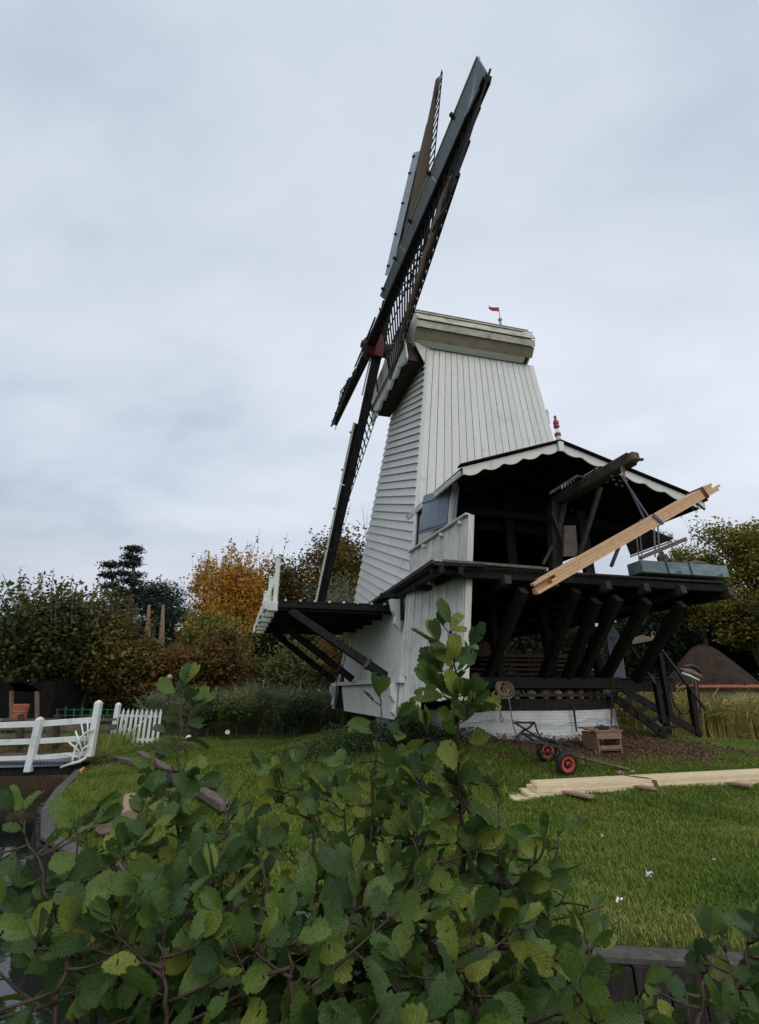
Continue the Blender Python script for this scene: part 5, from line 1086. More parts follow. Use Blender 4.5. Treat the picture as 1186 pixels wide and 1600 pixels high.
def tree(name, label, cat, box, Y, m, ncl=40, nleaf=9000, leaf=.2, rc=None, trunk_px=None, bark='bark', tr=.18, depth=.9, shoots=0, shell=.5, flat=.75, group=None, lw=.6, lean=0):
    x0, y0, x1, y1 = box; c = D((x0 + x1) / 2, (y0 + y1) / 2, Y)
    rx = (D(x1, (y0 + y1) / 2, Y).x - D(x0, (y0 + y1) / 2, Y).x) / 2; rz = (D((x0 + x1) / 2, y0, Y).z - D((x0 + x1) / 2, y1, Y).z) / 2
    rc = rc or .33 * min(rx, rz); tx = D(trunk_px, y1, Y).x if trunk_px is not None else c.x
    g0 = gzf(tx, Y); root = thing(name, (tx, Y, g0), label, cat, group)
    cc, pts = crown_points(c, (rx - rc * .6, rx * depth, rz - rc * .5), ncl, nleaf, rc, flat, shell=shell)
    if shoots:
        sx_ = rng.normal(size=(shoots, 2)) * .45; base = np.stack([c.x + sx_[:, 0] * rx, c.y + sx_[:, 1] * rx * depth, np.full(shoots, c.z + rz * .45)], 1)
        base[:, 2] -= np.abs(sx_[:, 0]) * rz * .35
        tip = base + np.stack([rng.normal(size=shoots) * .2 * rz, rng.normal(size=shoots) * .2, rng.uniform(.4, .95, shoots) * rz], 1)
        t = rng.random((shoots, 22)); sp = base[:, None] + (tip - base)[:, None] * t[..., None] + rng.normal(size=(shoots, 22, 3)) * .07
        pts = np.concatenate([pts, sp.reshape(-1, 3)])
    V, Fq = leafquads(pts, leaf, lw); np_mesh('crown', V, Fq, m, root)
    mb = MB(); tp = Vector((c.x, c.y, c.z + rz * .35)); b0 = Vector((tx, Y, g0 - .2)); mid = b0.lerp(tp, .5) + Vector((lean, 0, 0))
    mb.tube([b0, b0 + Z * .3, mid, tp], [tr * 1.25, tr, tr * .75, tr * .25], 8)
    for i in range(0, min(len(cc), 26)):
        s = b0.lerp(tp, rng.uniform(.4, .85)); e_ = Vector(cc[i]); s = s + (mid - b0.lerp(tp, .5)) * .8; mb.tube([s, s.lerp(e_, .5) + Z * .1 * rz, e_], [tr * .3, tr * .2, tr * .06], 5)
    if shoots:
        m2 = MB()
        for i in range(min(shoots, 60)): m2.tube([base[i], tip[i]], [tr * .08, tr * .03], 4)
        m2.build('twigs', bark, root, kind='stuff')
    mb.build('trunk', bark, root, smooth=True); return root
# left: row of limes with clipped crowns
G1 = 'clipped limes in the row on the left'
tree('lime_tree', 'leftmost dense dark lime of the clipped row, cut by the picture edge', 'tree', (-130, 925, 60, 1085), 21, 'lime', 60, 11000, .19, 1.0, 22, shoots=50, group=G1, tr=.16)
tree('lime_tree', 'dark lime with a thick mossy trunk, second from the left in the clipped row', 'tree', (-10, 915, 160, 1085), 20.5, 'lime', 70, 15000, .19, 1.0, 66, shoots=80, group=G1, tr=.30, lean=.1)
tree('lime_tree', 'lime with yellowing leaves at the right end of the dark clipped row', 'tree', (105, 935, 225, 1088), 22, 'limeyel', 60, 12000, .18, .95, 118, shoots=40, group=G1, tr=.15)
G2 = 'low pleached limes behind the gate'
for i, (x0, x1, y0, m, lb) in enumerate(((190, 262, 1000, 'limeyel', 'olive pleached lime just right of the tall clipped limes'), (240, 312, 1008, 'hedge', 'brown pleached lime behind the picket gate'), (290, 350, 1000, 'hedge', 'rusty brown pleached lime left of the bright bushy one'), (318, 378, 985, 'hedge', 'tallest rusty orange pleached lime at the right end of the low row'))):
    tree('pleached_lime', lb, 'tree', (x0, y0, x1, 1092), 23.5, m, 40, 7500, .17, .8, (x0 + x1) / 2, shoots=22 if i != 3 else 45, group=G2, tr=.12)
# lower storey of the lime row: hedge
def strip(name, label, cat, x0, x1, ytop, ybot, Y, m, n, leaf, depth=1.2, kind=None, seed=0, bumps=.5, group=None, lw=.6):
    r = np.random.default_rng(100 + seed); px = r.uniform(x0, x1, n)
    top = D(0, ytop, Y).z; bot = D(0, ybot, Y).z; xs = (px - 593) / FPX / ray(593, (ytop + ybot) / 2)[1] * Y
    hgt = (top - bot); nz_ = vnoise(xs, xs * 0 + seed, 1.1, seed) * .6 + vnoise(xs, xs * 0 + seed, 3.1, seed + 1) * .4
    z = bot + hgt * (1 + bumps * .35 * nz_) * r.random(n) ** .6; y = Y + r.normal(size=n) * depth * .45
    V, Fq = leafquads(np.stack([xs, y, z], 1), leaf, lw, r=r); o = np_mesh(name, V, Fq, m); return tag(o, label, cat, group, kind)
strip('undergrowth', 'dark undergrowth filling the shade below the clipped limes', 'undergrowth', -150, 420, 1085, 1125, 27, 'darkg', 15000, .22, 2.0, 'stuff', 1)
strip('undergrowth', 'thin lower leaves hanging under the lime row', 'leaves', 60, 330, 1068, 1100, 23, 'hedge', 7000, .16, 1.2, 'stuff', 2)
# pines
def pine(label, px, ytop, ybot, Y, w, tiers, n, group='pines above the lime row', irr=.25, trpx=None):
    tp = D(px, ytop, Y); bt = D(px if trpx is None else trpx, ybot, Y); root = thing('pine_tree', (bt.x, Y, gzf(bt.x, Y)), label, 'tree', group)
    pts = []; mb = MB(); mb.tube([Vector((bt.x, Y, gzf(bt.x, Y))), bt, bt.lerp(tp, .5) + Vector((.3, 0, 0)), tp], [.42, .36, .22, .06], 8)
    for i in range(tiers):
        t = i / (tiers - 1); z = tp.z + (bt.z - tp.z) * t; xc = tp.x + (bt.x - tp.x) * t
        for j in range(5):
            a = rng.uniform(0, 6.28); L = w * (.25 + .75 * t) * rng.uniform(.5, 1.15); e_ = np.array([xc + math.cos(a) * L, Y + math.sin(a) * L, z + rng.uniform(-.3, .5) * irr * 2])
            pts.append(e_ + rng.normal(size=(n // (tiers * 5), 3)) * np.array([w * .22, w * .22, w * .07])); mb.tube([Vector((xc, Y, z - .2)), Vector(e_)], [.09, .03], 4)
    V, Fq = leafquads(np.concatenate(pts), .34, .35, .1); np_mesh('crown', V, Fq, 'pineg', root); mb.build('trunk', 'pinebark', root, smooth=True)
pine('tall narrow pine with a ragged top, highest above the lime row', 207, 858, 955, 48, 1.5, 8, 4600, trpx=203)
pine('thin wind swept pine left of the tallest one', 172, 884, 965, 48, 1.5, 6, 3000, trpx=176)
pine('broad layered pine, right of the two narrow pines, over bare trunks', 238, 925, 985, 50, 4.6, 5, 9500, irr=.9)
pine('lower spreading pine at the right of the pine group', 268, 945, 990, 54, 3.6, 5, 5500, irr=.9)
for px, lb in ((230, 'bare red barked pine trunk left of the pair under the broad pine'), (252, 'bare red barked pine trunk right of the pair under the broad pine')):
    r0_ = D(px, 1070, 46); bpn = thing('bare_pine', (r0_.x, 46, 0), lb, 'tree', 'bare pine trunks')
    MB().tube([Vector((r0_.x, 46, 0)), D(px, 1010, 46), D(px + 3, 945, 46)], [.38, .30, .12], 9).build('trunk', 'pinebark', bpn, smooth=True)
# orange tree, oaks
tree('orange_tree', 'bright orange autumn tree left of the mill, thinning at the top', 'tree', (318, 862, 428, 1040), 36, 'orange', 80, 15000, .24, 1.25, 375, shoots=60, tr=.3, flat=.9)
tree('sparse_tree', 'thin tree with few tawny leaves and open twigs left of the orange tree', 'tree', (288, 880, 350, 1010), 38, 'orange', 30, 1900, .22, .9, 320, shoots=60, tr=.16)
tree('olive_tree', 'olive yellow tree crowded below the orange one', 'tree', (268, 945, 400, 1062), 33, 'oakr', 60, 12000, .22, 1.1, 330, tr=.2)
G3 = 'tall oaks behind the front gallery'
tree('oak_tree', 'dark oak between the orange tree and the white gallery post', 'tree', (388, 858, 492, 1080), 42, 'oak', 100, 26000, .28, 2.2, 445, group=G3, tr=.4, shoots=5)
tree('oak_tree', 'tall olive brown oak rising behind the lowest sail', 'tree', (450, 806, 612, 1080), 40, 'oakb', 110, 34000, .28, 2.1, 530, group=G3, tr=.4, shoots=6)
tree('oak_tree', 'dark green oak low behind the gallery floor', 'tree', (380, 930, 560, 1090), 37, 'darkg', 90, 15000, .27, 1.6, 470, group=G3, tr=.3)
tree('willow_bush', 'silvery grey green willow bush showing over the gallery floor', 'bush', (482, 912, 585, 1040), 27, 'silver', 40, 6500, .17, .8, 530, shoots=90, tr=.08, lw=.3)
tree('round_bush', 'fresh green leafy bush under the front gallery', 'bush', (402, 1006, 505, 1100), 23, 'bush', 50, 6500, .16, .65, 455, shoots=30, tr=.07)
tree('round_bush', 'rusty brown bush behind the gallery struts', 'bush', (455, 985, 600, 1100), 26, 'hedge', 60, 7000, .15, .8, 520, shoots=40, tr=.07)
tree('round_bush', 'brownish bush between the pleached limes and the green bush', 'bush', (345, 1030, 420, 1100), 24, 'hedge', 40, 5000, .15, .7, 385, shoots=20, tr=.07)
for i, (x0, y0, x1, m_, lb) in enumerate(((335, 1078, 405, 'bush', 'small grey green bush before the reeds, left of the round green one'), (420, 1085, 500, 'nettle', 'low dark green bush before the reeds under the gallery'), (300, 1088, 350, 'nettle', 'low dark bush just right of the picket gate'))):
    tree('low_bush', lb, 'bush', (x0, y0, x1, 1142), 17.6, m_, 26, 3600, .09, .3, (x0 + x1) / 2, shoots=14, group='low bushes at the far edge of the lawn', tr=.03)
# right side
G4 = 'trees beyond the mill on the right'
tree('oak_tree', 'big oak turning orange and olive at the right picture edge', 'tree', (1062, 772, 1330, 1075), 34, 'oakr', 170, 42000, .24, 1.5, 1200, group=G4, tr=.45, shoots=0, flat=.6, depth=.4)
tree('oak_tree', 'oak crown with sparse outer twigs left of the big turning oak', 'tree', (1025, 825, 1150, 1010), 36, 'oakr', 60, 14000, .22, 1.1, 1100, group=G4, tr=.25, shoots=12, flat=.6, depth=.4)
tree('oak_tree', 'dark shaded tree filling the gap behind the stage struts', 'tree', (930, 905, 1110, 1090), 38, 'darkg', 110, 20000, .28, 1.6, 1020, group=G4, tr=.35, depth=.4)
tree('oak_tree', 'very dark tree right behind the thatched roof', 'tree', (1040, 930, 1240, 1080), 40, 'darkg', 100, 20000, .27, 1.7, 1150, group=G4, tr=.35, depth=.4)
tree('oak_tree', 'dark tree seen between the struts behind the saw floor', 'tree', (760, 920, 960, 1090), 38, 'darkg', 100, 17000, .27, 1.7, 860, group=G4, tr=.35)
tree('oak_tree', 'small tree with yellow leaves just below the right end of the stage', 'tree', (1125, 930, 1230, 1020), 33, 'oak', 60, 10000, .2, .9, 1180, group=G4, tr=.2)
tree('oak_tree', 'green tree hidden behind the windmill body', 'tree', (600, 900, 780, 1090), 38, 'oak', 70, 9000, .3, 1.7, 690, group=G4, tr=.3)
# far wood closing the horizon
def wood():
    n = 60000; a = rng.uniform(R(8), R(172), n); r_ = rng.uniform(62, 74, n); X = r_ * np.cos(a); Y = r_ * np.sin(a)
    h = 7.5 + 2.2 * vnoise(a * 30, a * 0, 1.0, 3) + 1.3 * vnoise(a * 90, a * 0, 1.0, 5); z = rng.random(n) ** .7 * h
    V, Fq = leafquads(np.stack([X, Y, z], 1), .85, .7); tag(np_mesh('far_wood', V, Fq, 'darkg'), 'dark belt of woodland closing the horizon', 'woodland', kind='stuff')
wood()
# reeds
def reeds(name, label, area, n, h, m, w=.018, lean=.35, seed=0, kind='stuff', cat='reeds', keep=None):
    r = np.random.default_rng(200 + seed); X = r.uniform(area[0], area[2], n); Y = r.uniform(area[1], area[3], n)
    if keep is not None: k = keep(X, Y); X, Y = X[k], Y[k]; n = len(X)
    Z0 = gz(X, Y) - .05; H_ = h * r.uniform(.55, 1.15, n) * (1 + .22 * vnoise(X, Y, .9, seed)); a = r.uniform(0, 2 * np.pi, n); wa_ = .9 + .8 * vnoise(X, Y, .35, seed + 2)
    lx = (np.cos(a) * .5 + np.cos(wa_)) * lean * H_ * r.uniform(.2, 1, n); ly = np.sin(a) * lean * H_ * r.uniform(0, .7, n)
    b = np.stack([X, Y, Z0], 1); m1 = b + np.stack([lx * .25, ly * .25, H_ * .6], 1); t = b + np.stack([lx, ly, H_ * (1 - .25 * np.abs(lx) / (H_ * lean + 1e-6))], 1)
    s = np.stack([np.cos(a + 1.5), np.sin(a + 1.5) * .4, a * 0], 1) * w
    V = np.stack([b - s * .5, b + s * .5, m1 + s * .5, m1 - s * .5, t], 1).reshape(-1, 3); i = np.arange(n)[:, None] * 5
    Fq = np.concatenate([np.stack([i[:, 0], i[:, 0] + 1, i[:, 0] + 2], 1), np.stack([i[:, 0], i[:, 0] + 2, i[:, 0] + 3], 1), np.stack([i[:, 0] + 3, i[:, 0] + 2, i[:, 0] + 4], 1)], 0)
    return tag(np_mesh(name, V, Fq, m, k=3), label, cat, kind=kind)
def reedleaves(label, area, n, h, m, seed):
    r = np.random.default_rng(seed); X = r.uniform(area[0], area[2], n); Y = r.uniform(area[1], area[3], n); hh = h * (1 + .25 * vnoise(X, Y, .9, seed)) * r.random(n) ** .6
    V, Fq = leafquads(np.stack([X, Y, gz(X, Y) + hh], 1), .55, .07, .1, r=r); tag(np_mesh('reed_leaves', V, Fq, m), label, 'reeds', kind='stuff')
reedleaves('narrow grey green reed leaves pointing every way, left of the mill', (-8.8, 18.4, .6, 22.5), 12000, 1.45, 'reed', 71)
reedleaves('narrow yellow reed leaves pointing every way, right of the mill', (9.2, 18.6, 24, 24), 26000, 1.65, 'reedy', 72)
reeds('reed_bed', 'grey green reeds leaning at the far edge of the lawn, left of the mill', (-8.6, 18.6, .5, 23.5), 12000, 1.75, 'reed', .024, .35, 1)
reeds('reed_bed', 'yellowing reeds and tall grass right of the mill stairs', (9.2, 18.6, 24, 24.5), 26000, 1.75, 'reedy', .026, .4, 2)
reeds('long_grass', 'yellowing long grass behind the mill', (0, 21.5, 10, 25), 9000, 1.1, 'reedy', .025, .5, 3, cat='long grass')
reeds('long_grass', 'long grass blades on the far bank behind the bridge rails', (-16, 13.5, -7.4, 17), 9000, .55, 'grass', .018, .5, 4, cat='long grass', keep=lambda X, Y: edge_signed(X, Y) > .15)
reeds('long_grass', 'rough uncut grass along the canal bank on the left', (-7.5, 4.2, -1.5, 13.5), 16000, .17, 'grass', .010, .6, 5, cat='long grass', keep=lambda X, Y: (edge_signed(X, Y) > .12) & (edge_signed(X, Y) < 1.5 + .5 * vnoise(X, Y, 1.1)))
reeds('long_grass', 'longer grass tufts overhanging the stone kerb edge', (-2, 3.8, 7, 5.2), 7000, .14, 'grass', .009, .6, 6, cat='long grass', keep=lambda X, Y: (edge_signed(X, Y) > .10) & (edge_signed(X, Y) < .34))
# weeds at the foot of the base and by the gate
def weeds(label, cx, cy, rx, ry, h, n, leaf, m='nettle', seed=0):
    r = np.random.default_rng(300 + seed); X = cx + r.normal(size=n) * rx * .5; Y = cy + r.normal(size=n) * ry * .5
    z = gz(X, Y) + h * r.random(n) * np.clip(1.1 - ((X - cx) / rx) ** 2 * .6, .15, 1) * (1 + .4 * vnoise(X, Y, 3, seed)); k = edge_signed(X, Y) > .1
    V, Fq = leafquads(np.stack([X, Y, z], 1)[k], leaf, .6, r=r); tag(np_mesh('weeds', V, Fq, m), label, 'weeds', kind='stuff')
p = W(.7, 2.9, 0); weeds('dark weeds growing at the left foot of the white base', p.x - .5, p.y - .0, 1.5, .35, .33, 6000, .055, seed=1)
p = W(-.9, 2.2, 0); weeds('dark ivy like weeds under the front gallery', p.x, p.y, 1.8, .8, .38, 8000, .055, seed=2)
p = on_ground(200, 1178); weeds('nettles round the gate and timber ends', p.x + .9, p.y + .6, .9, .5, .28, 3500, .05, 'bush', seed=3)
p = on_ground(150, 1195); weeds('green weeds at the end of the bridge', p.x, p.y, 0.5, .4, .22, 2500, .04, 'bush', seed=4)
p = W(3.2, 3.62, 0); weeds('few dry weeds along the foot of the white base', p.x, p.y, 2.8, .22, .16, 1500, .045, 'litter', seed=5)
# lawn grass
def lawn():
    n = 620000; r = np.random.default_rng(5); u = r.random(n); Y = 3.6 * (21 / 3.6) ** (u ** .8); X = (r.uniform(-1, 1, n)) * (Y * .92 + .9)
    d = dirt(X, Y); es = edge_signed(X, Y); k = (es > .10) & (r.random(n) > d * 1.1) & (np.hypot(X - MILL_C[0], Y - MILL_C[1]) > 3.4); X, Y = X[k], Y[k]; n = len(X)
    Z0 = gz(X, Y) - .01; tuft = vnoise(X, Y, 2.3, 7) * .5 + vnoise(X, Y, 6.5, 8) * .5
    H_ = (.036 + .022 * tuft) * r.uniform(.5, 1.6, n) * (1 + .02 * Y); a = r.uniform(0, 2 * np.pi, n); ln = r.uniform(.2, 1.3, n)
    dx_, dy_ = np.cos(a) * H_ * ln, np.sin(a) * H_ * ln; w = .0030 * (1 + .13 * Y)
    b = np.stack([X, Y, Z0], 1); m1 = b + np.stack([dx_ * .3, dy_ * .3, H_ * .65], 1); t = b + np.stack([dx_, dy_, H_ * .95], 1); s = np.stack([np.cos(a + 1.57) * w, np.sin(a + 1.57) * w, a * 0], 1)
    V = np.stack([b - s, b + s, m1 + s * .8, m1 - s * .8, t], 1).reshape(-1, 3); i = np.arange(n) * 5
    Fq = np.concatenate([np.stack([i, i + 1, i + 2], 1), np.stack([i, i + 2, i + 3], 1), np.stack([i + 3, i + 2, i + 4], 1)], 0)
    tag(np_mesh('lawn_grass', V, Fq, 'grass', k=3), 'short mown green grass covering the lawn', 'grass', kind='stuff')
lawn()
def litter(name, label, n, seed, m, size, cond):
    r = np.random.default_rng(seed); Y = r.uniform(4, 18.5, n); X = r.uniform(-1, 1, n) * Y * .8; k = cond(X, Y, r); X, Y = X[k], Y[k]
    V, Fq = leafquads(np.stack([X, Y, gz(X, Y) + .012 + .03 * (m == 'orange') * r.random(len(X))], 1), size, .6, 1.6, r=r); tag(np_mesh(name, V, Fq, m), label, 'leaf litter', kind='stuff')
litter('leaf_litter', 'brown leaf litter and chips on the bare earth before the mill', 90000, 41, 'litter', .05, lambda X, Y, r: (dirt(X, Y) > .25) & (edge_signed(X, Y) > .4) & (np.hypot(X - MILL_C[0], Y - MILL_C[1]) > 3.3))
litter('fallen_leaves', 'scattered yellow and brown fallen leaves on the lawn', 2600, 42, 'hedge', .04, lambda X, Y, r: (edge_signed(X, Y) > .2) & (r.random(len(X)) < np.where(X < 0, .8, .3)))
# ---- small buildings and fences far left and right
hut = thing('thatched_hut', D(1122, 1085, 27) * 1.0, 'round hut with a steep dark brown thatched roof and orange tiled rim', 'hut')
hc = D(1138, 1073, 27); ap = D(1128, 1006, 27); hz_ = ap.z - hc.z; rr0 = (D(1208, 1073, 27).x - D(1072, 1073, 27).x) / 2; hb = Vector((hc.x, 27 + rr0 * .6, hc.z))
th_ = MB().lathe([(rr0, 0), (rr0 * .98, .10), (rr0 * .80, hz_ * .27), (rr0 * .56, hz_ * .58), (rr0 * .36, hz_ * .82), (rr0 * .22, hz_ * .95), (rr0 * .08, hz_ * 1.01), (.05, hz_ * 1.02)], hb, Z, 72).build('thatch_roof', 'thatch', hut, smooth=True)
for v in th_.data.vertices:
    t = math.atan2(v.co.y - hb.y, v.co.x - hb.x); q = 1 + .018 * math.sin(t * 9 + v.co.z) + .014 * math.sin(t * 23 + 2 * v.co.z) + rng.uniform(-.012, .012); v.co.x = hb.x + (v.co.x - hb.x) * q; v.co.y = hb.y + (v.co.y - hb.y) * q; v.co.z += rng.uniform(-.05, .05)
MB().lathe([(rr0 * .9, -2.2), (rr0 * .9, .0)], hb, Z, 32).build('wall', 'plaster', hut)
mb = MB()
for i in range(120):
    t = 2 * math.pi * i / 120; d = Vector((math.cos(t), math.sin(t), 0)); mb.tube([hb + d * (rr0 * .97) + Z * .03, hb + d * (rr0 * 1.03) - Z * .10], .10, 6)
mb.build('tile_rim', 'tile', hut, kind='stuff')
sh = thing('red_roofed_shed', D(30, 1110, 19), 'dark open shed with an orange red roof behind the limes at the far left', 'shed')
def Dq(x, y, Y=19): return D(x, y, Y)
MB().hexa([Dq(16, 1069), Dq(36, 1068), Dq(64, 1081), Dq(24, 1080), Dq(16, 1067), Dq(36, 1066), Dq(64, 1079.5), Dq(24, 1078.5)]).build('roof', 'tile', sh)
a_, b_ = Dq(-40, 1120), Dq(60, 1120); MB().hexa([Vector((x, y, z)) for z in (0, 2.0) for x, y in ((a_.x, 19.6), (b_.x, 19.6), (b_.x, 21.5), (a_.x, 21.5))]).build('wall', 'roofdark', sh)
for x in (18, 58): MB().beam(Dq(x, 1122), Dq(x, 1080), .1, .1).build('post', 'oldwood', sh)
rb = thing('red_drum', Dq(28, 1124, 16), 'rusty red drum standing in front of the shed', 'drum'); c = Dq(28, 1124, 16)
MB().lathe([(.2, 0), (.22, .02), (.22, .2), (.23, .22), (.22, .24), (.22, .42), (.2, .44)], c, Z, 16).build('drum_body', 'tile', rb)
gf = thing('green_fence', D(100, 1118, 20), 'low green iron fence under the limes', 'fence')
for i in range(9): MB().tube([D(76 + i * 13, 1121, 20), D(77 + i * 13, 1104 + (i % 2) * 3, 20)], .03, 5).build('fence_post', 'greenp', gf)
for y in (1109, 1118): MB().tube([D(74, y, 20), D(184, y, 20)], .02, 5).build('fence_rail', 'greenp', gf)
rf = thing('board_fence', D(100, 1140, 15.5), 'dark horizontal board fence running behind the bridge', 'fence')
for y, h in ((1124, .07), (1136, .16), (1150, .13)):
    for xa, xb2 in ((-60, 32), (34, 88), (90, 140), (142, 182)): MB().beam(D(xa, y + 1, 15.5), D(xb2, y, 15.5), .04, h).build('fence_board', 'greywood', rf)
for x in (33, 89, 141): MB().beam(D(x - 2, 1165, 15.4), D(x, 1116, 15.4), .12, .12).build('fence_post', 'tarw', rf)
lp = thing('globe_lamp', D(265, 1130, 17), 'small white globe lamp on a thin dark pole behind the alder shoot', 'lamp')
MB().tube([D(262, 1140, 17), D(265, 1062, 17)], .02, 6).build('pole', 'iron', lp); c = D(265, 1058, 17); MB().lathe([(.02, -.09), (.07, -.06), (.095, 0), (.07, .06), (.02, .09)], c, Z, 12).build('globe', 'plaster', lp, smooth=True)

# ================================================================== ALDER SHOOTS IN THE FOREGROUND
def leafmesh(seed):
    r = random.Random(seed); NV = 19; V = []; UV = []; Fc = []
    bend = r.uniform(.15, .75) * r.choice((1, 1, -1)); cup = r.uniform(-.3, 1.1); tw = r.uniform(-.7, .7); wid = r.uniform(.33, .42); fold = r.uniform(0, .35); notch = r.uniform(.03, .09); wv = r.uniform(0, 6)
    for i in range(NV):
        v = i / (NV - 1); w = wid * (math.sin(math.pi * min(1, (v * .90 + .02)) ** .92) ** .62) * (.55 + .62 * v)
        if v > .97: w *= .55
        ser = .022 * (1 if i % 2 else -1) + r.uniform(-.012, .012)
        for j, u in enumerate((-1, -.5, 0, .5, 1)):
            x = u * (w + (ser if abs(u) == 1 and 1 < i < NV - 1 else 0)); y = v + (-.05 * 0 if u == 0 else 0) - (notch if u == 0 and v > .99 else 0) + (.05 * abs(u) if v > .9 else .0)
            pl = .020 * math.sin(2 * math.pi * 9 * (v - .32 * abs(u))) * (1 if u else .2)
            z = pl + bend * (v * v) * -.5 + cup * x * x + .05 * math.sin(5 * v + wv) * u + fold * abs(x); x2 = x * math.cos(tw * v) ; z += x * math.sin(tw * v)
            V.append((x2, y, z)); UV.append((u, v))
    for i in range(NV - 1):
        for j in range(4): a = i * 5 + j; Fc.append((a, a + 1, a + 6, a + 5))
    for _ in range(r.choice((0, 0, 1, 2, 4))): Fc.pop(r.randrange(8, len(Fc) - 8))
    me = bpy.data.meshes.new('leaf'); me.from_pydata(V, [], Fc); me.materials.append(M['alder']); me.shade_smooth()
    uv = me.uv_layers.new(name='UVMap')
    for pl_ in me.polygons:
        for li in pl_.loop_indices: uv.data[li].uv = UV[me.loops[li].vertex_index]
    return me
LM = [leafmesh(i) for i in range(16)]
def bez(p0, p1, p2, t): return p0 * ((1 - t) ** 2) + p1 * (2 * t * (1 - t)) + p2 * (t * t)
def shoot(label, tip, midp, base, Y, n_br=9, lsize=.088, seed=0, tmin=.35, dense=1.0, topleaf=1.0, brl=.34):
    r = random.Random(seed * 13 + 5); T = D(tip[0], tip[1], Y[0]); Mi_ = D(midp[0], midp[1], Y[1]); Bq = D(base[0], base[1], Y[2]); Bs = Vector((Bq.x, Bq.y, -.55))
    root = thing('alder_shoot', Bs, label, 'shrub', 'alder shoots in the foreground')
    pts = [T.lerp(T, 0)]; main = [bez(T, Mi_, Bq, t) for t in np.linspace(0, 1, 14)]; main = main[::-1]; main = [Bs, Bs.lerp(main[0], .5)] + main
    L = len(main); mb = MB(); mb.tube([q_ + Vector((r.gauss(0, .003), r.gauss(0, .003), 0)) for q_ in main], [.0062 - .0049 * (i / (L - 1)) for i in range(L)], 7)
    leaves = []
    def place(p, d, up_, size):
        leaves.append((p, d, up_, size))
    def decorate(path, start, spacing, size, tip_=True):
        s_acc = 0; side = r.choice((1, -1)); nxt = spacing * r.random()
        tot = sum((path[i + 1] - path[i]).length for i in range(len(path) - 1)); s0 = 0
        for i in range(len(path) - 1):
            a, b = path[i], path[i + 1]; seg = (b - a).length
            while nxt < s0 + seg:
                f_ = nxt / tot
                if f_ > start:
                    p = a.lerp(b, (nxt - s0) / seg); dr = (b - a).normalized(); az = r.uniform(0, 6.28) if dr.z > .6 else None
                    if az is None: lat = dr.cross(Z).normalized() * side
                    else: lat = Vector((math.cos(az), math.sin(az), 0))
                    side = -side; d = (lat + dr * r.uniform(.25, .9) + Z * r.uniform(-.75, .3)).normalized(); sz = size * r.uniform(.50, 1.05) * (1 - .30 * f_)
                    place(p, d, Vector((r.gauss(0, .8), r.gauss(-.3, .8), .8)), sz)
                nxt += spacing * r.uniform(.7, 1.3)
            s0 += seg
        if tip_:
            p = path[-1]; dr = (path[-1] - path[-2]).normalized()
            for k in range(3): place(p, (dr + Vector((r.gauss(0, .55), r.gauss(0, .4), r.uniform(0, .4)))).normalized(), Vector((r.gauss(0, .8), -1, .3)), size * r.uniform(.45, .72))
    decorate(main[2:], tmin, .034 / dense, lsize * .80)
    for k in range(n_br):
        t = tmin * .6 + (.97 - tmin * .6) * (k + r.random()) / n_br; i = 2 + int(t * (L - 3)); p = main[i]; a = r.uniform(0, 6.28); ln = brl * (1.15 - t) * r.uniform(.6, 1.25)
        d = Vector((math.cos(a), math.sin(a) * .7, r.uniform(-.15, .6))).normalized(); e_ = p + d * ln; m_ = p + d * ln * .5 + Vector((0, 0, -.02 * r.random()))
        if e_.y < .52: e_.y = .52 + .1 * r.random()
        path = [bez(p, m_, e_, q_) for q_ in np.linspace(0, 1, 6)]; mb.tube(path, [.0026, .0022, .0018, .0015, .0012, .0009], 5); decorate(path, .10, .034 / dense, lsize * .80)
    kept = []
    for q_ in leaves:                       # cut back where the shoots have been pruned
        dv = np.array(q_[0]) + np.array(q_[1]) * q_[3] * .6 - np.array([0, 0, CAMZ]); dp = dv @ Fv; X_ = 593 + FPX * dv[0] / dp; Y_ = 800 - FPX * (dv @ Uv) / dp
        if any(a <= X_ <= c and b <= Y_ <= e for a, b, c, e in ((752, 900, 835, 1185), (800, 900, 1300, 1290), (950, 1200, 1088, 1540), (0, 900, 252, 1195), (420, 900, 560, 1185), (885, 1200, 1010, 1390), (782, 1190, 900, 1275), (1000, 1200, 1200, 1425), (606, 900, 660, 1080))) and r.random() < .97: continue
        kept.append(q_)
    leaves = kept
    for p, d, up_, sz in leaves:
        pet = p + (d * .6 + Z * .15 + Vector((r.gauss(0, .2), r.gauss(0, .2), 0))).normalized() * r.uniform(.012, .024)
        if pet.y < .5: continue
        mb.tube([p, pet], [.0014, .001], 4); x = d.cross(up_)
        if x.length < .05: continue
        x.normalize(); z = x.cross(d); o = bpy.data.objects.new('leaf', LM[r.randrange(len(LM))]); COL.objects.link(o)
        o.parent = root; o.matrix_parent_inverse = ROOTM[root.name]; w_ = sz * r.uniform(.85, 1.1)
        o.matrix_basis = Matrix.Translation(pet) @ Matrix((x, d, z)).transposed().to_4x4() @ Matrix.Diagonal((w_, sz, sz, 1))
    mb.build('stem', 'twig', root, smooth=True); return len(leaves)
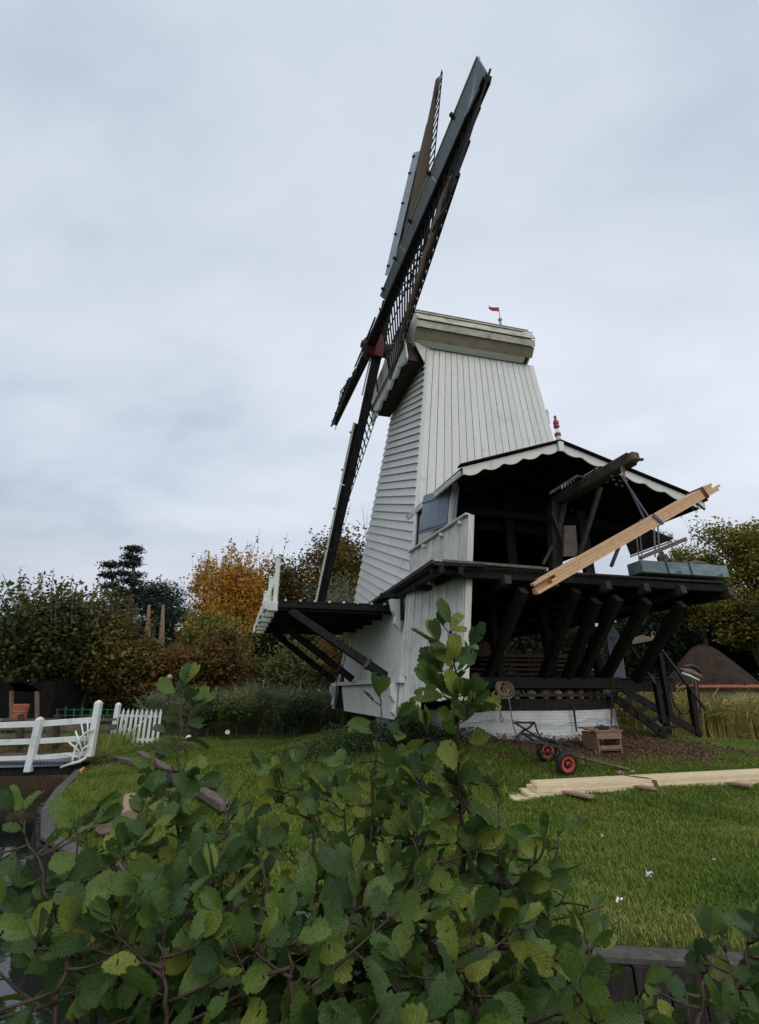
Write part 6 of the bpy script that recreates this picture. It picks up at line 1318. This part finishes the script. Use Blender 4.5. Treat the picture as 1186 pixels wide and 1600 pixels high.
SH = [
 ('tallest alder shoot, standing straight up in front of the white boards', (703, 990), (718, 1200), (735, 1640), (1.02, 1.05, 1.05), 28, .090, .22, 1.5, .13),
 ('tall alder shoot with its tip before the white base, left of the tallest', (596, 1100), (575, 1290), (560, 1660), (1.12, 1.1, 1.05), 14, .090, .28, 1.2, .17),
 ('tall thin alder shoot in front of the reeds and lamp on the left', (287, 1075), (268, 1290), (290, 1680), (1.25, 1.2, 1.1), 18, .090, .22, 1.4, .15),
 ('alder shoot with its tip on the lawn between the two tallest on the left', (470, 1205), (505, 1370), (520, 1660), (1.15, 1.1, 1.05), 9, .085, .2, 1.05, .28),
 ('bushy alder shoot in the lower middle leaning to the left', (402, 1330), (430, 1450), (440, 1680), (1.05, 1.0, .95), 9, .088, .1, 1.05, .28),
 ('alder shoot with small upper leaves right of the tallest, over the lawn', (872, 1305), (855, 1440), (830, 1660), (1.2, 1.15, 1.1), 9, .080, .15, 1.0, .20),
 ('low alder shoot at the right picture edge', (1172, 1440), (1160, 1550), (1120, 1720), (.95, .92, .9), 11, .088, .0, 1.2, .16),
 ('leaning alder shoot over the water at the left edge', (30, 1280), (90, 1410), (130, 1680), (.98, .95, .9), 9, .092, .15, .95, .28),
 ('dense alder shoot left of centre before the canal bank', (195, 1345), (215, 1470), (230, 1700), (.95, .92, .9), 10, .092, .1, 1.0, .28),
 ('alder shoot with broad leaves in front of the pale bank timbers', (330, 1390), (345, 1490), (330, 1700), (.88, .88, .85), 8, .090, .1, 1.0, .25),
 ('dense low alder shoot in the bottom middle', (560, 1385), (600, 1490), (610, 1700), (.90, .9, .85), 10, .090, .1, 1.05, .26),
 ('dense alder shoot just left of the tallest stem, with large leaves', (650, 1310), (680, 1440), (670, 1700), (1.0, .98, .95), 10, .088, .15, 1.05, .28),
 ('alder shoot just right of the tallest stem', (778, 1260), (790, 1400), (760, 1700), (1.02, 1.0, .95), 10, .086, .15, 1.1, .23),
 ('low alder shoot reaching toward the stone kerb', (915, 1490), (890, 1570), (850, 1720), (.9, .88, .85), 10, .085, .0, 1.1, .2),
 ('lowest alder shoot in the bottom left corner', (110, 1475), (90, 1550), (60, 1750), (.80, .78, .75), 9, .085, .0, 1.05, .26),
 ('low alder shoot between the bottom left shoots', (250, 1470), (260, 1550), (270, 1760), (.78, .76, .75), 9, .085, .0, 1.05, .26),
 ('low alder shoot at the bottom edge left of centre', (450, 1470), (460, 1550), (470, 1760), (.78, .76, .75), 10, .085, .0, 1.05, .26),
 ('low alder shoot at the bottom edge below the tallest', (740, 1460), (750, 1550), (720, 1760), (.80, .78, .75), 9, .085, .0, 1.05, .22),
 ('alder shoot in the middle distance between the two tallest', (640, 1215), (655, 1380), (640, 1660), (1.2, 1.15, 1.1), 10, .085, .15, 1.1, .24),
 ('slender alder shoot on the left before the old timbers', (245, 1250), (240, 1400), (255, 1660), (1.2, 1.1, 1.0), 10, .088, .15, 1.1, .24),
 ('slender alder shoot with small leaves over the left lawn', (355, 1262), (360, 1400), (365, 1660), (1.2, 1.15, 1.0), 10, .085, .15, 1.1, .24),
 ('slender leafy alder shoot left of the middle of the picture', (535, 1245), (545, 1400), (550, 1660), (1.2, 1.15, 1.0), 10, .085, .15, 1.1, .24),
 ('alder shoot rising over the dark water at the left', (120, 1300), (130, 1420), (150, 1660), (1.15, 1.1, 1.0), 10, .090, .12, 1.1, .26),
 ('low alder shoot at the bottom below the stone kerb', (1000, 1560), (985, 1600), (960, 1740), (.85, .85, .8), 8, .085, .0, 1.2, .2),
 ('low alder shoot left of the one at the right picture edge', (1105, 1480), (1100, 1570), (1060, 1740), (.9, .88, .85), 9, .085, .0, 1.1, .15),
]
NLEAF = 0
for i, (lb, tip, md, bs, Y, nb, ls, tm, dn, bl) in enumerate(SH): NLEAF += shoot(lb, tip, md, bs, Y, nb, ls, i + 1, tm, dn, 1, bl)
print('leaves', NLEAF, 'objects', len(bpy.data.objects))
